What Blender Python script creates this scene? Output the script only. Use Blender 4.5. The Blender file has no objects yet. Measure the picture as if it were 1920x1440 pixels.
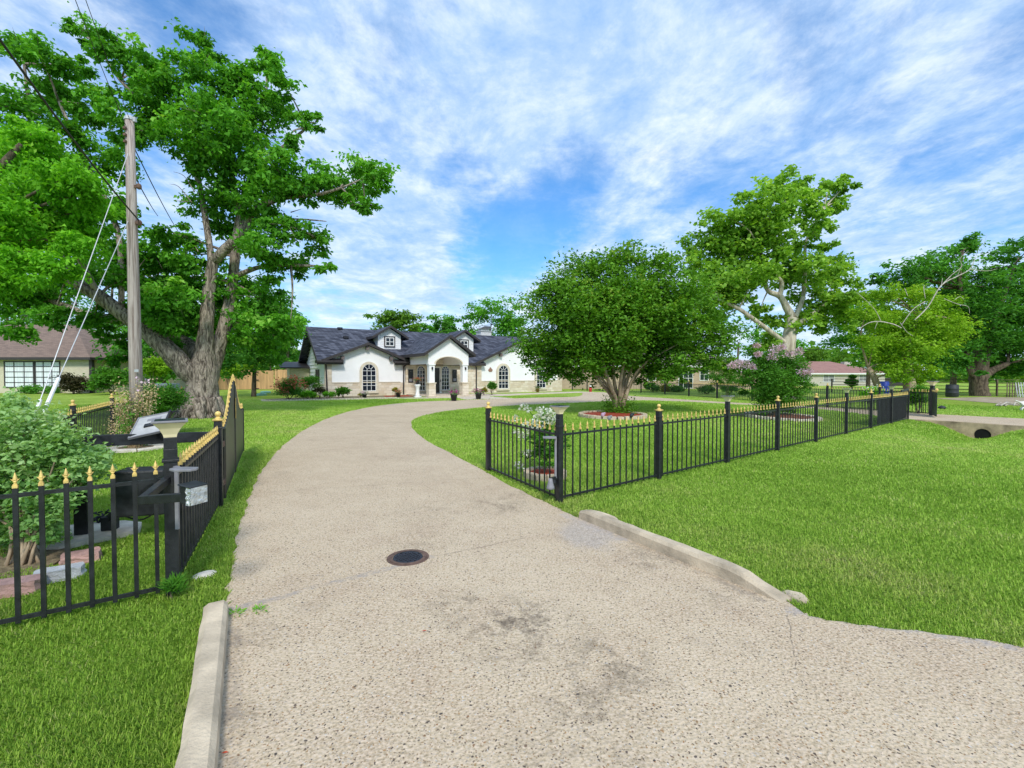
import bpy, bmesh, math, random
import numpy as np
from mathutils import Vector, Matrix
random.seed(7); rng = np.random.default_rng(7)
R = math.radians
scene = bpy.context.scene
COL = scene.collection
# ------------------------------------------------------------------ camera
F, HOR, EYE = 870.0, 700.0, 1.7
PITCH = math.atan((720 - HOR) / F)
cam = bpy.data.cameras.new('camera'); cam_o = bpy.data.objects.new('camera', cam); COL.objects.link(cam_o)
cam.sensor_width = 36; cam.lens = F / 1920 * 36; cam.clip_end = 3000; cam.clip_start = 0.05
cam_o.location = (0, 0, EYE); cam_o.rotation_euler = (math.pi / 2 - PITCH, 0, 0)
scene.camera = cam_o
# fence line frame on the street side (a along the fence, b towards the street)
FC = (0.62, 6.04); FD = (.787, .617); FN = (.617, -.787)
def sst(a, b, x):
    t = np.clip((np.asarray(x, float) - a) / (b - a), 0, 1); return t * t * (3 - 2 * t)
def gz(x, y):
    x = np.asarray(x, float); y = np.asarray(y, float)
    a = (x - FC[0]) * FD[0] + (y - FC[1]) * FD[1]; b = (x - FC[0]) * FN[0] + (y - FC[1]) * FN[1]
    ditch = -0.46 * np.exp(-((b - 1.85) / .75) ** 2) * sst(9, 17, a) * (1 - sst(17.50, 17.62, a))
    far = -0.45 * sst(20, 48, x) * sst(30, 70, y)
    lump = 0.012 * (np.sin(x * 1.3 + y * .7) + np.sin(y * 1.1 - x * .5)) * sst(2, 6, np.hypot(x + 1, y - 4)) * 0
    return ditch + far + lump
def gzf(x, y): return float(gz(x, y))
def ray(px, py):
    x = (px - 960) / F; y = (720 - py) / F; c, s = math.cos(PITCH), math.sin(PITCH)
    return Vector((x, c + y * s, -s + y * c))
def W(px, py, D):                       # point at distance D in front of the viewer
    d = ray(px, py); t = D / d.y; return Vector((d.x * t, D, EYE + d.z * t))
def P(px, py, z=None):                  # point on the ground
    d = ray(px, py); h = 0.0 if z is None else z
    for _ in range(6):
        t = (h - EYE) / d.z; x, y = d.x * t, d.y * t
        if z is None: h = gzf(x, y)
    return Vector((x, y, h))
# ------------------------------------------------------------------ materials
class NT:
    def __init__(s, tree): s.t = tree; s.n = tree.nodes; s.l = tree.links
    def node(s, typ, **kw):
        n = s.n.new(typ)
        for k, v in kw.items(): setattr(n, k, v)
        return n
    def set(s, sock, v):
        if hasattr(v, 'is_linked') or isinstance(v, bpy.types.NodeSocket): s.l.new(v, sock)
        elif v is not None:
            try: sock.default_value = v
            except Exception: sock.default_value = (*v, 1.0)
    def math(s, op, a, b=None, c=None, clamp=False):
        n = s.node('ShaderNodeMath', operation=op, use_clamp=clamp)
        s.set(n.inputs[0], a)
        if b is not None: s.set(n.inputs[1], b)
        if c is not None: s.set(n.inputs[2], c)
        return n.outputs[0]
    def vmath(s, op, a, b=None):
        n = s.node('ShaderNodeVectorMath', operation=op); s.set(n.inputs[0], a)
        if b is not None: s.set(n.inputs[1], b)
        return n.outputs['Value'] if op in ('DOT_PRODUCT', 'LENGTH', 'DISTANCE') else n.outputs[0]
    def comb(s, x, y, z):
        n = s.node('ShaderNodeCombineXYZ')
        for i, v in enumerate((x, y, z)): s.set(n.inputs[i], v)
        return n.outputs[0]
    def sep(s, v): n = s.node('ShaderNodeSeparateXYZ'); s.l.new(v, n.inputs[0]); return n.outputs
    def noise(s, vec, scale, detail=4, rough=.55, dist=0.0, out='Fac'):
        n = s.node('ShaderNodeTexNoise'); s.set(n.inputs['Vector'], vec)
        n.inputs['Scale'].default_value = scale; n.inputs['Detail'].default_value = detail
        n.inputs['Roughness'].default_value = rough; n.inputs['Distortion'].default_value = dist
        return n.outputs[out]
    def voro(s, vec, scale, feature='F1', out='Distance', rnd=1.0):
        n = s.node('ShaderNodeTexVoronoi', feature=feature); s.set(n.inputs['Vector'], vec)
        n.inputs['Scale'].default_value = scale; n.inputs['Randomness'].default_value = rnd
        return n.outputs[out]
    def ramp(s, fac, stops, interp='LINEAR'):
        n = s.node('ShaderNodeValToRGB'); n.color_ramp.interpolation = interp; s.l.new(fac, n.inputs[0])
        e = n.color_ramp.elements
        while len(e) < len(stops): e.new(.5)
        for el, (p, c) in zip(e, stops):
            el.position = p; el.color = (*c, 1) if not isinstance(c, (int, float)) else (c, c, c, 1)
        return n.outputs[0]
    def mix(s, fac, a, b, mode='MIX'):
        n = s.node('ShaderNodeMix', data_type='RGBA', blend_type=mode)
        s.set(n.inputs[0], fac); s.set(n.inputs[6], a if not isinstance(a, tuple) else (*a[:3], 1)); s.set(n.inputs[7], b if not isinstance(b, tuple) else (*b[:3], 1))
        return n.outputs[2]
    def sstep(s, x, a, b):
        n = s.node('ShaderNodeMapRange', interpolation_type='SMOOTHSTEP'); s.set(n.inputs[0], x)
        n.inputs[1].default_value = a; n.inputs[2].default_value = b
        return n.outputs[0]
    def bump(s, h, strength=.3, dist=.02):
        n = s.node('ShaderNodeBump'); n.inputs['Strength'].default_value = strength; n.inputs['Distance'].default_value = dist
        s.l.new(h, n.inputs['Height']); return n.outputs[0]
MATS = {}
def newmat(name):
    m = bpy.data.materials.new(name); m.use_nodes = True; nt = NT(m.node_tree)
    b = m.node_tree.nodes['Principled BSDF']; MATS[name] = m
    pos = nt.node('ShaderNodeNewGeometry').outputs['Position']
    return m, nt, b, pos
def simple(name, col, rough=.6, metal=0, var=.25, scale=6, bump=0, bscale=40, detail=4, stretch=None, spec=.4):
    m, nt, b, pos = newmat(name)
    v = pos
    if stretch: v = nt.vmath('MULTIPLY', pos, stretch)
    n = nt.noise(v, scale, detail, .6)
    c2 = tuple(max(0, c * (1 - var)) for c in col); c1 = tuple(min(1, c * (1 + var)) for c in col)
    nt.l.new(nt.ramp(n, [(.3, c2), (.7, c1)]), b.inputs['Base Color'])
    b.inputs['Roughness'].default_value = rough; b.inputs['Metallic'].default_value = metal
    b.inputs['Specular IOR Level'].default_value = spec
    if bump:
        nb = nt.noise(v, bscale, 5, .6); nt.l.new(nt.bump(nb, bump, .02), b.inputs['Normal'])
    return m
def facade_uv(nt, pos, ang):
    ro = nt.node('ShaderNodeVectorRotate', rotation_type='Z_AXIS'); nt.l.new(pos, ro.inputs['Vector']); ro.inputs['Angle'].default_value = -ang
    x, y, z = nt.sep(ro.outputs[0])
    return nt.math('ADD', x, y), z
def brickmat(name, c1, c2, mortar, ang, bw, bh, msize=.01, rough=.85, warp=0.0, var=.5, bump=.5, zmul=1.0):
    m, nt, b, pos = newmat(name)
    u, z = facade_uv(nt, pos, ang)
    if zmul != 1.0: z = nt.math('MULTIPLY', z, zmul)
    v = nt.comb(u, z, 0)
    if warp:
        w = nt.noise(v, 2.2, 2, .5, 0, 'Color'); w = nt.vmath('SUBTRACT', w, (.5, .5, .5)); w = nt.vmath('MULTIPLY', w, (warp, warp, 0)); v = nt.vmath('ADD', v, w)
    br = nt.node('ShaderNodeTexBrick'); nt.l.new(v, br.inputs['Vector'])
    br.inputs['Color1'].default_value = (*c1, 1); br.inputs['Color2'].default_value = (*c2, 1); br.inputs['Mortar'].default_value = (*mortar, 1)
    br.inputs['Scale'].default_value = 1; br.inputs['Mortar Size'].default_value = msize
    br.inputs['Brick Width'].default_value = bw; br.inputs['Row Height'].default_value = bh; br.inputs['Bias'].default_value = 0
    n = nt.noise(pos, 3.0, 6, .65)
    col = nt.mix(nt.math('MULTIPLY', n, var), br.outputs['Color'], tuple(c * .45 for c in c1))
    nt.l.new(col, b.inputs['Base Color']); b.inputs['Roughness'].default_value = rough; b.inputs['Specular IOR Level'].default_value = .25
    h = nt.math('SUBTRACT', nt.math('MULTIPLY', nt.noise(pos, 18, 5, .6), .5), br.outputs['Fac'])
    nt.l.new(nt.bump(h, bump, .02), b.inputs['Normal'])
    return m
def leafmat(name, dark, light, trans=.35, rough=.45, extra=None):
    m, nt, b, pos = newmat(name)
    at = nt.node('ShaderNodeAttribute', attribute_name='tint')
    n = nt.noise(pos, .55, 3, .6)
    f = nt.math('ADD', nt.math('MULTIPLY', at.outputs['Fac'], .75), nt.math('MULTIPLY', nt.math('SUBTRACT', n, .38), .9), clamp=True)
    stops = [(0, dark), (1, light)] if not extra else [(0, dark), (.8, light), (1, extra)]  # extra end serves painted leaf highlights as well as pale leaf tips
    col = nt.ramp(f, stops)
    nt.l.new(col, b.inputs['Base Color']); b.inputs['Roughness'].default_value = rough + .12; b.inputs['Specular IOR Level'].default_value = .16
    tr = nt.node('ShaderNodeBsdfTranslucent')
    nt.l.new(nt.mix(1.0, col, (1.0, 1.0, .35), 'MULTIPLY'), tr.inputs['Color'])
    mx = nt.node('ShaderNodeMixShader'); mx.inputs[0].default_value = trans
    nt.l.new(b.outputs[0], mx.inputs[1]); nt.l.new(tr.outputs[0], mx.inputs[2])
    nt.l.new(mx.outputs[0], nt.n['Material Output'].inputs['Surface'])
    return m
def barkmat(name, dark, light, sx=9, sz=1.6, bump=1.0, dist=.06):
    m, nt, b, pos = newmat(name)
    v = nt.vmath('MULTIPLY', pos, (sx, sx, sz))
    n = nt.noise(v, 1.0, 6, .62, 1.2); n2 = nt.noise(pos, 1.3, 3, .6)
    r = nt.ramp(n, [(.38, dark), (.49, tuple((a + c) / 2 for a, c in zip(dark, light))), (.58, light)])
    nt.l.new(nt.mix(nt.math('MULTIPLY', n2, .35), r, tuple(c * .6 for c in light)), b.inputs['Base Color'])
    b.inputs['Roughness'].default_value = .95; b.inputs['Specular IOR Level'].default_value = .15
    nt.l.new(nt.bump(n, bump, dist), b.inputs['Normal'])
    return m
PSI = R(32)
M = {}
M['black'] = simple('black_metal', (.016, .017, .019), .42, 0, .6, 14, .14, 90, spec=.5)
M['black_dusty'] = simple('dusty_black_metal', (.02, .022, .024), .5, 0, .7, 9, .1, 60)
M['gold'] = simple('gold_paint', (.74, .53, .17), .5, .1, .3, 22, .2, 150)
M['sheet'] = simple('dark_sheet', (.018, .026, .020), .42, 0, .4, 3)
M['mesh'] = simple('privacy_mesh', (.02, .022, .024), .7, 0, .6, 5)
M['stucco'] = simple('white_stucco', (.86, .86, .86), .9, 0, .03, 2, .25, 60)
M['siding'] = simple('white_siding', (.84, .84, .84), .7, 0, .03, 2)
M['white'] = simple('white_paint', (.80, .80, .78), .5, 0, .05, 8)
M['cream'] = simple('cast_stone_trim', (.66, .58, .45), .85, 0, .12, 6, .2, 50)
M['stone'] = brickmat('limestone_veneer', (.88, .79, .65), (.64, .51, .35), (.70, .61, .49), PSI, .42, .2, .012, warp=.2, var=.42, bump=.7)
M['roof'] = brickmat('dark_shingle', (.04, .045, .065), (.15, .16, .205), (.025, .025, .035), PSI, .34, .13, .012, var=.4, bump=.6)
M['fascia'] = simple('dark_fascia', (.045, .038, .038), .5, 0, .2, 5)
M['glass'] = simple('window_glass', (.012, .016, .03), .06, 0, .5, 1.2, spec=.6)
M['door_dark'] = simple('dark_glass_door', (.02, .016, .016), .2, 0, .4, 3)
M['roof_tan'] = brickmat('tan_shingle', (.30, .21, .16), (.20, .14, .11), (.13, .09, .07), 0, .35, .085, .006, var=.4, bump=.5)
M['roof_red'] = brickmat('red_shingle', (.40, .22, .18), (.32, .17, .14), (.24, .12, .10), 0, .5, .12, .006, var=.3, bump=.4)
M['roof_grey'] = brickmat('greybrown_shingle', (.30, .25, .21), (.23, .19, .16), (.16, .13, .11), 0, .5, .12, .006, var=.4, bump=.4)
M['brick_cream'] = brickmat('cream_brick', (.72, .66, .48), (.62, .56, .40), (.50, .46, .36), 0, .22, .075, .008, var=.2, bump=.4)
M['brick_tan'] = brickmat('tan_brick', (.56, .42, .30), (.46, .34, .24), (.5, .43, .34), 0, .24, .08, .009, var=.25, bump=.4)
M['brick_pale'] = brickmat('pale_brick', (.62, .57, .50), (.54, .49, .42), (.55, .5, .44), 0, .24, .08, .009, var=.25, bump=.4)
M['cedar'] = simple('cedar_board', (.52, .31, .15), .8, 0, .3, 5, .3, 40, stretch=(1, 1, .12))
M['pole'] = barkmat('weathered_pole', (.20, .15, .125), (.50, .43, .38), 30, .9, .5, .012)
M['concrete'] = simple('kerb_concrete', (.56, .455, .32), .9, 0, .42, 3.2, .5, 70, 6)
M['slab'] = simple('flagstone', (.66, .60, .50), .9, 0, .2, 5, .5, 30)
M['mulch'] = simple('red_mulch', (.34, .05, .018), .95, 0, .7, 45, 1.0, 60)
M['soil'] = simple('dry_soil', (.22, .17, .10), .95, 0, .5, 20, 1.0, 40)
M['rust'] = simple('rusty_iron', (.15, .09, .065), .7, .2, .35, 20, .4, 90)
M['iron'] = simple('cast_iron', (.035, .035, .042), .5, .5, .4, 30, .3, 90)
M['pinkblock'] = simple('pink_paver', (.50, .30, .26), .9, 0, .2, 10, .6, 70)
M['greyblock'] = simple('grey_paver', (.52, .52, .52), .9, 0, .2, 10, .6, 70)
M['solar'] = simple('solar_cells', (.03, .04, .06), .2, 0, .3, 10)
M['greyplastic'] = simple('grey_plastic', (.24, .235, .25), .5, 0, .15, 10)
M['shade'] = simple('lamp_shade', (.80, .70, .44), .45, 0, .08, 10)
M['silver'] = simple('crinkled_foil', (.62, .64, .64), .3, .6, .35, 30, .8, 45)
M['blue'] = simple('blue_barrel', (.02, .05, .32), .5, 0, .2, 6)
M['pot'] = simple('dark_pot', (.035, .04, .045), .6, 0, .2, 6)
M['clay'] = simple('clay_pot', (.40, .20, .11), .8, 0, .2, 8)
M['deadwood'] = barkmat('dead_wood', (.30, .26, .22), (.62, .56, .49), 8, 1, .3, .02)
M['bark'] = barkmat('grey_bark', (.045, .034, .025), (.50, .42, .34), 9, 2.2, 1.0, .14)
M['bark_dark'] = barkmat('dark_bark', (.05, .038, .028), (.20, .155, .11), 7, 1.4, .9, .06)
M['bark_smooth'] = barkmat('smooth_bark', (.22, .16, .10), (.46, .36, .25), 3, .7, .25, .02)
M['bark_syc'] = barkmat('pale_bark', (.30, .25, .18), (.66, .59, .47), 2.6, .8, .25, .03)
M['fur'] = simple('white_fur', (.78, .74, .68), .95, 0, .12, 20, .5, 90)
M['wire'] = simple('black_cable', (.015, .016, .016), .5, 0, .1, 5)
M['steel'] = simple('galvanised_steel', (.55, .55, .55), .45, .4, .1, 10)
M['leaf_maple'] = leafmat('maple_leaf', (.035, .16, .014), (.20, .56, .05), .44, extra=(.46, .78, .14))
M['leaf_locust'] = leafmat('bright_leaf', (.09, .34, .014), (.30, .72, .05), .48, extra=(.50, .85, .12))
M['leaf_myrtle'] = leafmat('myrtle_leaf', (.05, .16, .012), (.20, .45, .04), .38, .35, (.40, .52, .07))
M['leaf_syc'] = leafmat('sycamore_leaf', (.09, .25, .02), (.40, .68, .09), .46, .4, (.60, .80, .20))
M['leaf_lime'] = leafmat('lime_leaf', (.12, .31, .014), (.40, .66, .05), .45, .45, (.48, .62, .05))
M['leaf_dark'] = leafmat('dark_leaf', (.03, .14, .02), (.18, .50, .06), .40)
M['leaf_far'] = leafmat('far_leaf', (.07, .18, .02), (.24, .46, .05), .38)
M['leaf_var'] = leafmat('pale_shrub_leaf', (.10, .32, .06), (.40, .62, .22), .38, .4, (.78, .84, .58))
M['leaf_red'] = leafmat('reddish_leaf', (.03, .04, .015), (.10, .08, .035), .2)
M['leaf_shrub'] = leafmat('shrub_leaf', (.04, .16, .016), (.17, .44, .045), .38)
M['leaf_gold'] = leafmat('golden_leaf', (.20, .22, .02), (.50, .42, .05), .35)
M['petal_pink'] = leafmat('pink_petal', (.66, .42, .60), (.86, .68, .80), .3, .6)
M['petal_white'] = leafmat('white_petal', (.72, .74, .68), (.86, .86, .80), .3, .6)
M['petal_red'] = leafmat('coral_petal', (.55, .12, .08), (.72, .28, .18), .3, .6)
M['petal_magenta'] = leafmat('magenta_petal', (.32, .03, .20), (.60, .10, .42), .3, .6)
M['dry'] = leafmat('dried_seed_head', (.50, .36, .20), (.86, .70, .46), .3, .8)
# ------------------------------------------------------------------ mesh builder
class MB:
    def __init__(s, X=None): s.v = []; s.f = []; s.X = X
    def add(s, vs, fs):
        o = len(s.v)
        for p in vs:
            p = Vector(p); s.v.append(s.X @ p if s.X else p)
        s.f += [tuple(i + o for i in f) for f in fs]; return s
    def box(s, c, size, rz=0.0, rx=0.0, ry=0.0):
        a, b, d = size[0] / 2, size[1] / 2, size[2] / 2
        Rm = Matrix.Rotation(rz, 3, 'Z') @ Matrix.Rotation(ry, 3, 'Y') @ Matrix.Rotation(rx, 3, 'X'); c = Vector(c)
        vs = [c + Rm @ Vector((x * a, y * b, z * d)) for x in (-1, 1) for y in (-1, 1) for z in (-1, 1)]
        return s.add(vs, [(0, 1, 3, 2), (4, 6, 7, 5), (0, 4, 5, 1), (2, 3, 7, 6), (0, 2, 6, 4), (1, 5, 7, 3)])
    def span(s, a, b): return s.box([(x + y) / 2 for x, y in zip(a, b)], [abs(y - x) for x, y in zip(a, b)])
    def beam(s, p, q, w, h, up=(0, 0, 1)):
        p, q = Vector(p), Vector(q); d = (q - p).normalized(); u = Vector(up)
        x = d.cross(u)
        if x.length < 1e-4: x = d.cross(Vector((1, 0, 0)))
        x.normalize(); y = x.cross(d).normalized(); x *= w / 2; y *= h / 2
        vs = [e + sx * x + sy * y for e in (p, q) for sx, sy in ((-1, -1), (1, -1), (1, 1), (-1, 1))]
        return s.add(vs, [(3, 2, 1, 0), (4, 5, 6, 7), (0, 1, 5, 4), (1, 2, 6, 5), (2, 3, 7, 6), (3, 0, 4, 7)])
    def tube(s, pts, rad, n=8, cap=True, wob=0.0, sub=0):
        pts = [Vector(p) for p in pts]
        rad = [rad] * len(pts) if isinstance(rad, (int, float)) else list(rad)
        if sub: pts, rad = smooth(pts, rad, sub)
        t0 = (pts[1] - pts[0]).normalized(); a = t0.cross(Vector((0.3, 1, 0.1)))
        if a.length < .05: a = t0.cross(Vector((1, 0, 0)))
        a.normalize(); vs = []
        for i, p in enumerate(pts):
            t = (pts[min(i + 1, len(pts) - 1)] - pts[max(i - 1, 0)]).normalized()
            a = (a - t * a.dot(t)).normalized(); b = t.cross(a)
            for k in range(n):
                th = 2 * math.pi * k / n; r = rad[i] * (1 + (random.uniform(-wob, wob) if wob else 0))
                vs.append(p + (a * math.cos(th) + b * math.sin(th)) * r)
        fs = [(i * n + k, i * n + (k + 1) % n, (i + 1) * n + (k + 1) % n, (i + 1) * n + k) for i in range(len(pts) - 1) for k in range(n)]
        if cap: fs += [tuple(range(n - 1, -1, -1)), tuple((len(pts) - 1) * n + k for k in range(n))]
        return s.add(vs, fs)
    def lathe(s, c, prof, n=16, rot=0.0):
        c = Vector(c); vs = []
        for r, z in prof:
            for k in range(n):
                th = rot + 2 * math.pi * k / n; vs.append(c + Vector((r * math.cos(th), r * math.sin(th), z)))
        m = len(prof)
        fs = [(i * n + k, i * n + (k + 1) % n, (i + 1) * n + (k + 1) % n, (i + 1) * n + k) for i in range(m - 1) for k in range(n)]
        fs += [tuple(range(n - 1, -1, -1)), tuple((m - 1) * n + k for k in range(n))]
        return s.add(vs, fs)
    def prism(s, poly, vec):             # poly: list of 3D points, extruded along vec
        n = len(poly); vec = Vector(vec)
        vs = [Vector(p) for p in poly] + [Vector(p) + vec for p in poly]
        fs = [tuple(range(n - 1, -1, -1)), tuple(range(n, 2 * n))] + [(i, (i + 1) % n, n + (i + 1) % n, n + i) for i in range(n)]
        return s.add(vs, fs)
    def build(s, name, m, parent=None, smooth_=False, bevel=0.0, loc=None):
        me = bpy.data.meshes.new(name)
        off = Vector((0, 0, 0))
        if loc is not None: off = Vector(loc)
        if parent is not None: off = wloc(parent)
        me.from_pydata([tuple(p - off) for p in s.v], [], s.f); me.update()
        o = bpy.data.objects.new(name, me); COL.objects.link(o); me.materials.append(m)
        bm = bmesh.new(); bm.from_mesh(me); bmesh.ops.recalc_face_normals(bm, faces=bm.faces)
        bm.to_mesh(me); bm.free()
        if smooth_: me.polygons.foreach_set('use_smooth', [True] * len(me.polygons))
        if parent is not None: o.parent = parent
        elif loc is not None: o.location = off
        if bevel:
            md = o.modifiers.new('bevel', 'BEVEL'); md.width = bevel; md.segments = 2; md.limit_method = 'ANGLE'
        return o
def wloc(o):
    v = Vector((0, 0, 0))
    while o is not None: v += o.location; o = o.parent
    return v
def smooth(pts, rad, sub):
    P_, R_ = [], []
    n = len(pts)
    for i in range(n - 1):
        p0, p1, p2, p3 = pts[max(i - 1, 0)], pts[i], pts[i + 1], pts[min(i + 2, n - 1)]
        for k in range(sub):
            t = k / sub
            P_.append(.5 * ((2 * p1) + (p2 - p0) * t + (2 * p0 - 5 * p1 + 4 * p2 - p3) * t * t + (3 * p1 - p0 - 3 * p2 + p3) * t ** 3))
            R_.append(rad[i] * (1 - t) + rad[i + 1] * t)
    return P_ + [pts[-1]], R_ + [rad[-1]]
def tag(o, label=None, cat=None, group=None, kind=None):
    for k, v in (('label', label), ('category', cat), ('group', group), ('kind', kind)):
        if v: o[k] = v
    return o
def thing(name, label, cat, loc=(0, 0, 0), group=None, rz=0.0):
    o = bpy.data.objects.new(name, None); COL.objects.link(o); o.location = loc; o.rotation_euler = (0, 0, rz)
    o.empty_display_size = .1
    return tag(o, label, cat, group)
def dup(o, loc=None, rz=None, label=None, parent=None):
    c = o.copy(); COL.objects.link(c)
    if parent is not None: c.parent = parent
    for ch in list(o.children): dup(ch, parent=c)
    if loc is not None: c.location = loc
    if rz is not None: c.rotation_euler = (0, 0, rz)
    if label: c['label'] = label
    return c
# ------------------------------------------------------------------ leaves
def cluster_pts(blobs, n, crad=.26, squash=.85, per=26, shell=.45, seed=0):
    g = np.random.default_rng(seed); B = np.array(blobs, float)
    w = B[:, 3] ** 2; w /= w.sum(); out = []; tint = []
    for b, wi in zip(B, w):
        k = max(3, int(round(n * wi / per))); d = g.normal(size=(k, 3)); d /= np.linalg.norm(d, axis=1)[:, None]
        rr = b[3] * (g.uniform(0, 1, k) ** .5) * g.uniform(.8, 1.16, k)
        cc = b[:3] + d * rr[:, None] * np.array([1, 1, squash]); ct = np.clip(g.uniform(0, 1, k) * .8 + .22 * d[:, 2] + .1, 0, 1)  # upward clusters get a lighter tint, painting highlights into the crown
        sg = b[3] * crad * g.uniform(.55, 1.25, k)[:, None, None]
        q = g.normal(size=(k, per, 3)) * sg * np.array([1, 1, .55]) + d[:, None, :] * np.array([1, 1, .5]) * (sg * g.uniform(-.6, 1.9, (k, per))[:, :, None])
        out.append((cc[:, None, :] + q).reshape(-1, 3)); tint.append(np.repeat(ct, per))
    return np.concatenate(out), np.concatenate(tint)
def leaf_obj(name, pts, tint, size, m, parent, aspect=.5, droop=.45, up=.7, fold=.18, seed=1, var=.35):
    g = np.random.default_rng(seed); n = len(pts)
    a = g.normal(size=(n, 3)); a[:, 2] = a[:, 2] * .45 - droop; a /= np.linalg.norm(a, axis=1)[:, None]
    nn = g.normal(size=(n, 3)); nn[:, 2] += up * 1.6; b = np.cross(nn, a); b /= np.linalg.norm(b, axis=1)[:, None] + 1e-9
    nrm = np.cross(a, b)
    L = size * g.uniform(1 - var, 1 + var, n)[:, None]; Wd = L * aspect
    p0 = pts; p2 = pts + a * L; mid = pts + a * L * .45
    p1 = mid + b * Wd * .5 + nrm * L * fold; p3 = mid - b * Wd * .5 + nrm * L * fold
    V = np.stack([p0, p1, p2, p3], 1).reshape(-1, 3)
    off = wloc(parent) if parent is not None else Vector((0, 0, 0))
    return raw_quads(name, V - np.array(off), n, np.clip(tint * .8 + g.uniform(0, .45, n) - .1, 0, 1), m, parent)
def raw_quads(name, V, n, tint, m, parent, nv=4):
    me = bpy.data.meshes.new(name); me.vertices.add(len(V)); me.vertices.foreach_set('co', V.astype(np.float32).ravel())
    me.loops.add(n * nv); me.loops.foreach_set('vertex_index', np.arange(n * nv, dtype=np.int32))
    me.polygons.add(n); me.polygons.foreach_set('loop_start', np.arange(0, n * nv, nv, dtype=np.int32))
    me.update(calc_edges=True)
    at = me.attributes.new('tint', 'FLOAT', 'FACE'); at.data.foreach_set('value', tint.astype(np.float32))
    o = bpy.data.objects.new(name, me); COL.objects.link(o); me.materials.append(m)
    if parent is not None: o.parent = parent
    return o
def ell(c, rx, ry, rz, n, r0, r1, seed=0, low=-1.0):
    g = np.random.default_rng(seed); out = []
    while len(out) < n:
        d = g.normal(size=3); d /= np.linalg.norm(d)
        if d[2] < low: continue
        k = g.uniform(.35, 1) ** .6; r = g.uniform(r0, r1)
        out.append((c[0] + d[0] * rx * k, c[1] + d[1] * ry * k, c[2] + d[2] * rz * k, r))
    return out
def px_blobs(lst, D, seed=0, dj=.12):
    g = np.random.default_rng(seed); out = []
    for px, py, r, *e in lst:
        d = D + (e[0] if e else 0) + g.uniform(-dj, dj) * D; p = W(px, py, d); out.append((p.x, p.y, p.z, r * d / F))
    return out
def tree(name, label, cat, base, trunk, crown_blobs, n, size, lm, bark, group=None, aspect=.5, twigs=0, branches=(), crad=.24, droop=.45, seed=3, per=50, up=.7):
    t = thing(name, label, cat, base, group)
    mb = MB(); pts, rad = trunk
    mb.tube(pts, rad, 12, sub=5, wob=.06)
    for p, r in branches: mb.tube(p, r, 8, sub=4, wob=.05)
    if twigs:
        g = random.Random(seed); src = [Vector(q) for q in pts[len(pts) // 2:]] + [Vector(q) for p, r in branches for q in p[1:]]
        B = crown_blobs if len(crown_blobs) <= twigs else g.sample(list(crown_blobs), twigs)
        for b in B:
            e = Vector(b[:3]); s0 = min(src, key=lambda q: (q - e).length); L = (e - s0).length
            if L < .15: continue
            mid = (s0 + e) / 2 + Vector((g.uniform(-.12, .12) * L, g.uniform(-.12, .12) * L, g.uniform(0, .12) * L))
            r0 = min(.035 + .012 * L, rad[-1] * .9 + .01); mb.tube([s0, mid, e], [r0, r0 * .6, r0 * .2], 6, sub=3)
    mb.build('trunk', bark, t, True)
    pts, tint = cluster_pts(crown_blobs, n, crad=crad, seed=seed, per=per)
    leaf_obj('crown', pts, tint, size, lm, t, aspect=aspect, droop=droop, seed=seed, up=up)
    return t
def shrub(name, label, cat, c, rx, ry, rz, n, size, lm, group=None, seed=5, stems=5, stem_mat=None, aspect=.5, nb=None, low=-.6, droop=.1, flowers=None, base=None, per=14):
    base = Vector(base) if base is not None else Vector((c[0], c[1], gzf(c[0], c[1])))
    t = thing(name, label, cat, base, group); g = random.Random(seed)
    rm = (rx + ry + rz) / 3
    blobs = ell(c, rx * .75, ry * .75, rz * .75, nb or 16, rm * .28, rm * .42, seed, low)
    mb = MB()
    for k in range(stems):
        b = g.choice(blobs); e = Vector(b[:3]); p0 = base + Vector((g.uniform(-.12, .12) * rx, g.uniform(-.12, .12) * ry, -.02))
        mb.tube([p0, (p0 + e) / 2 + Vector((g.uniform(-.1, .1) * rx, 0, .08 * rz)), e], [.012 + .02 * rm, .008 + .012 * rm, .004], 6, sub=3)
    mb.build('stem', stem_mat or M['bark_dark'], t, True)
    pts, tint = cluster_pts(blobs, n, seed=seed, per=per, crad=.4)
    keep = pts[:, 2] > base.z + .01; pts, tint = pts[keep], tint[keep]
    leaf_obj('foliage', pts, tint, size, lm, t, aspect=aspect, droop=droop, seed=seed)
    if flowers:
        fm, spots, fr, fn, fs = flowers
        for i, p in enumerate(spots):
            gg = np.random.default_rng(seed + i); q = gg.normal(size=(fn, 3)) * np.array(fr) + np.array(p)
            leaf_obj('blossom', q, gg.uniform(0, 1, fn), fs, fm, t, aspect=.85, droop=0, seed=seed + i, up=.3)
    return t
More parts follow.
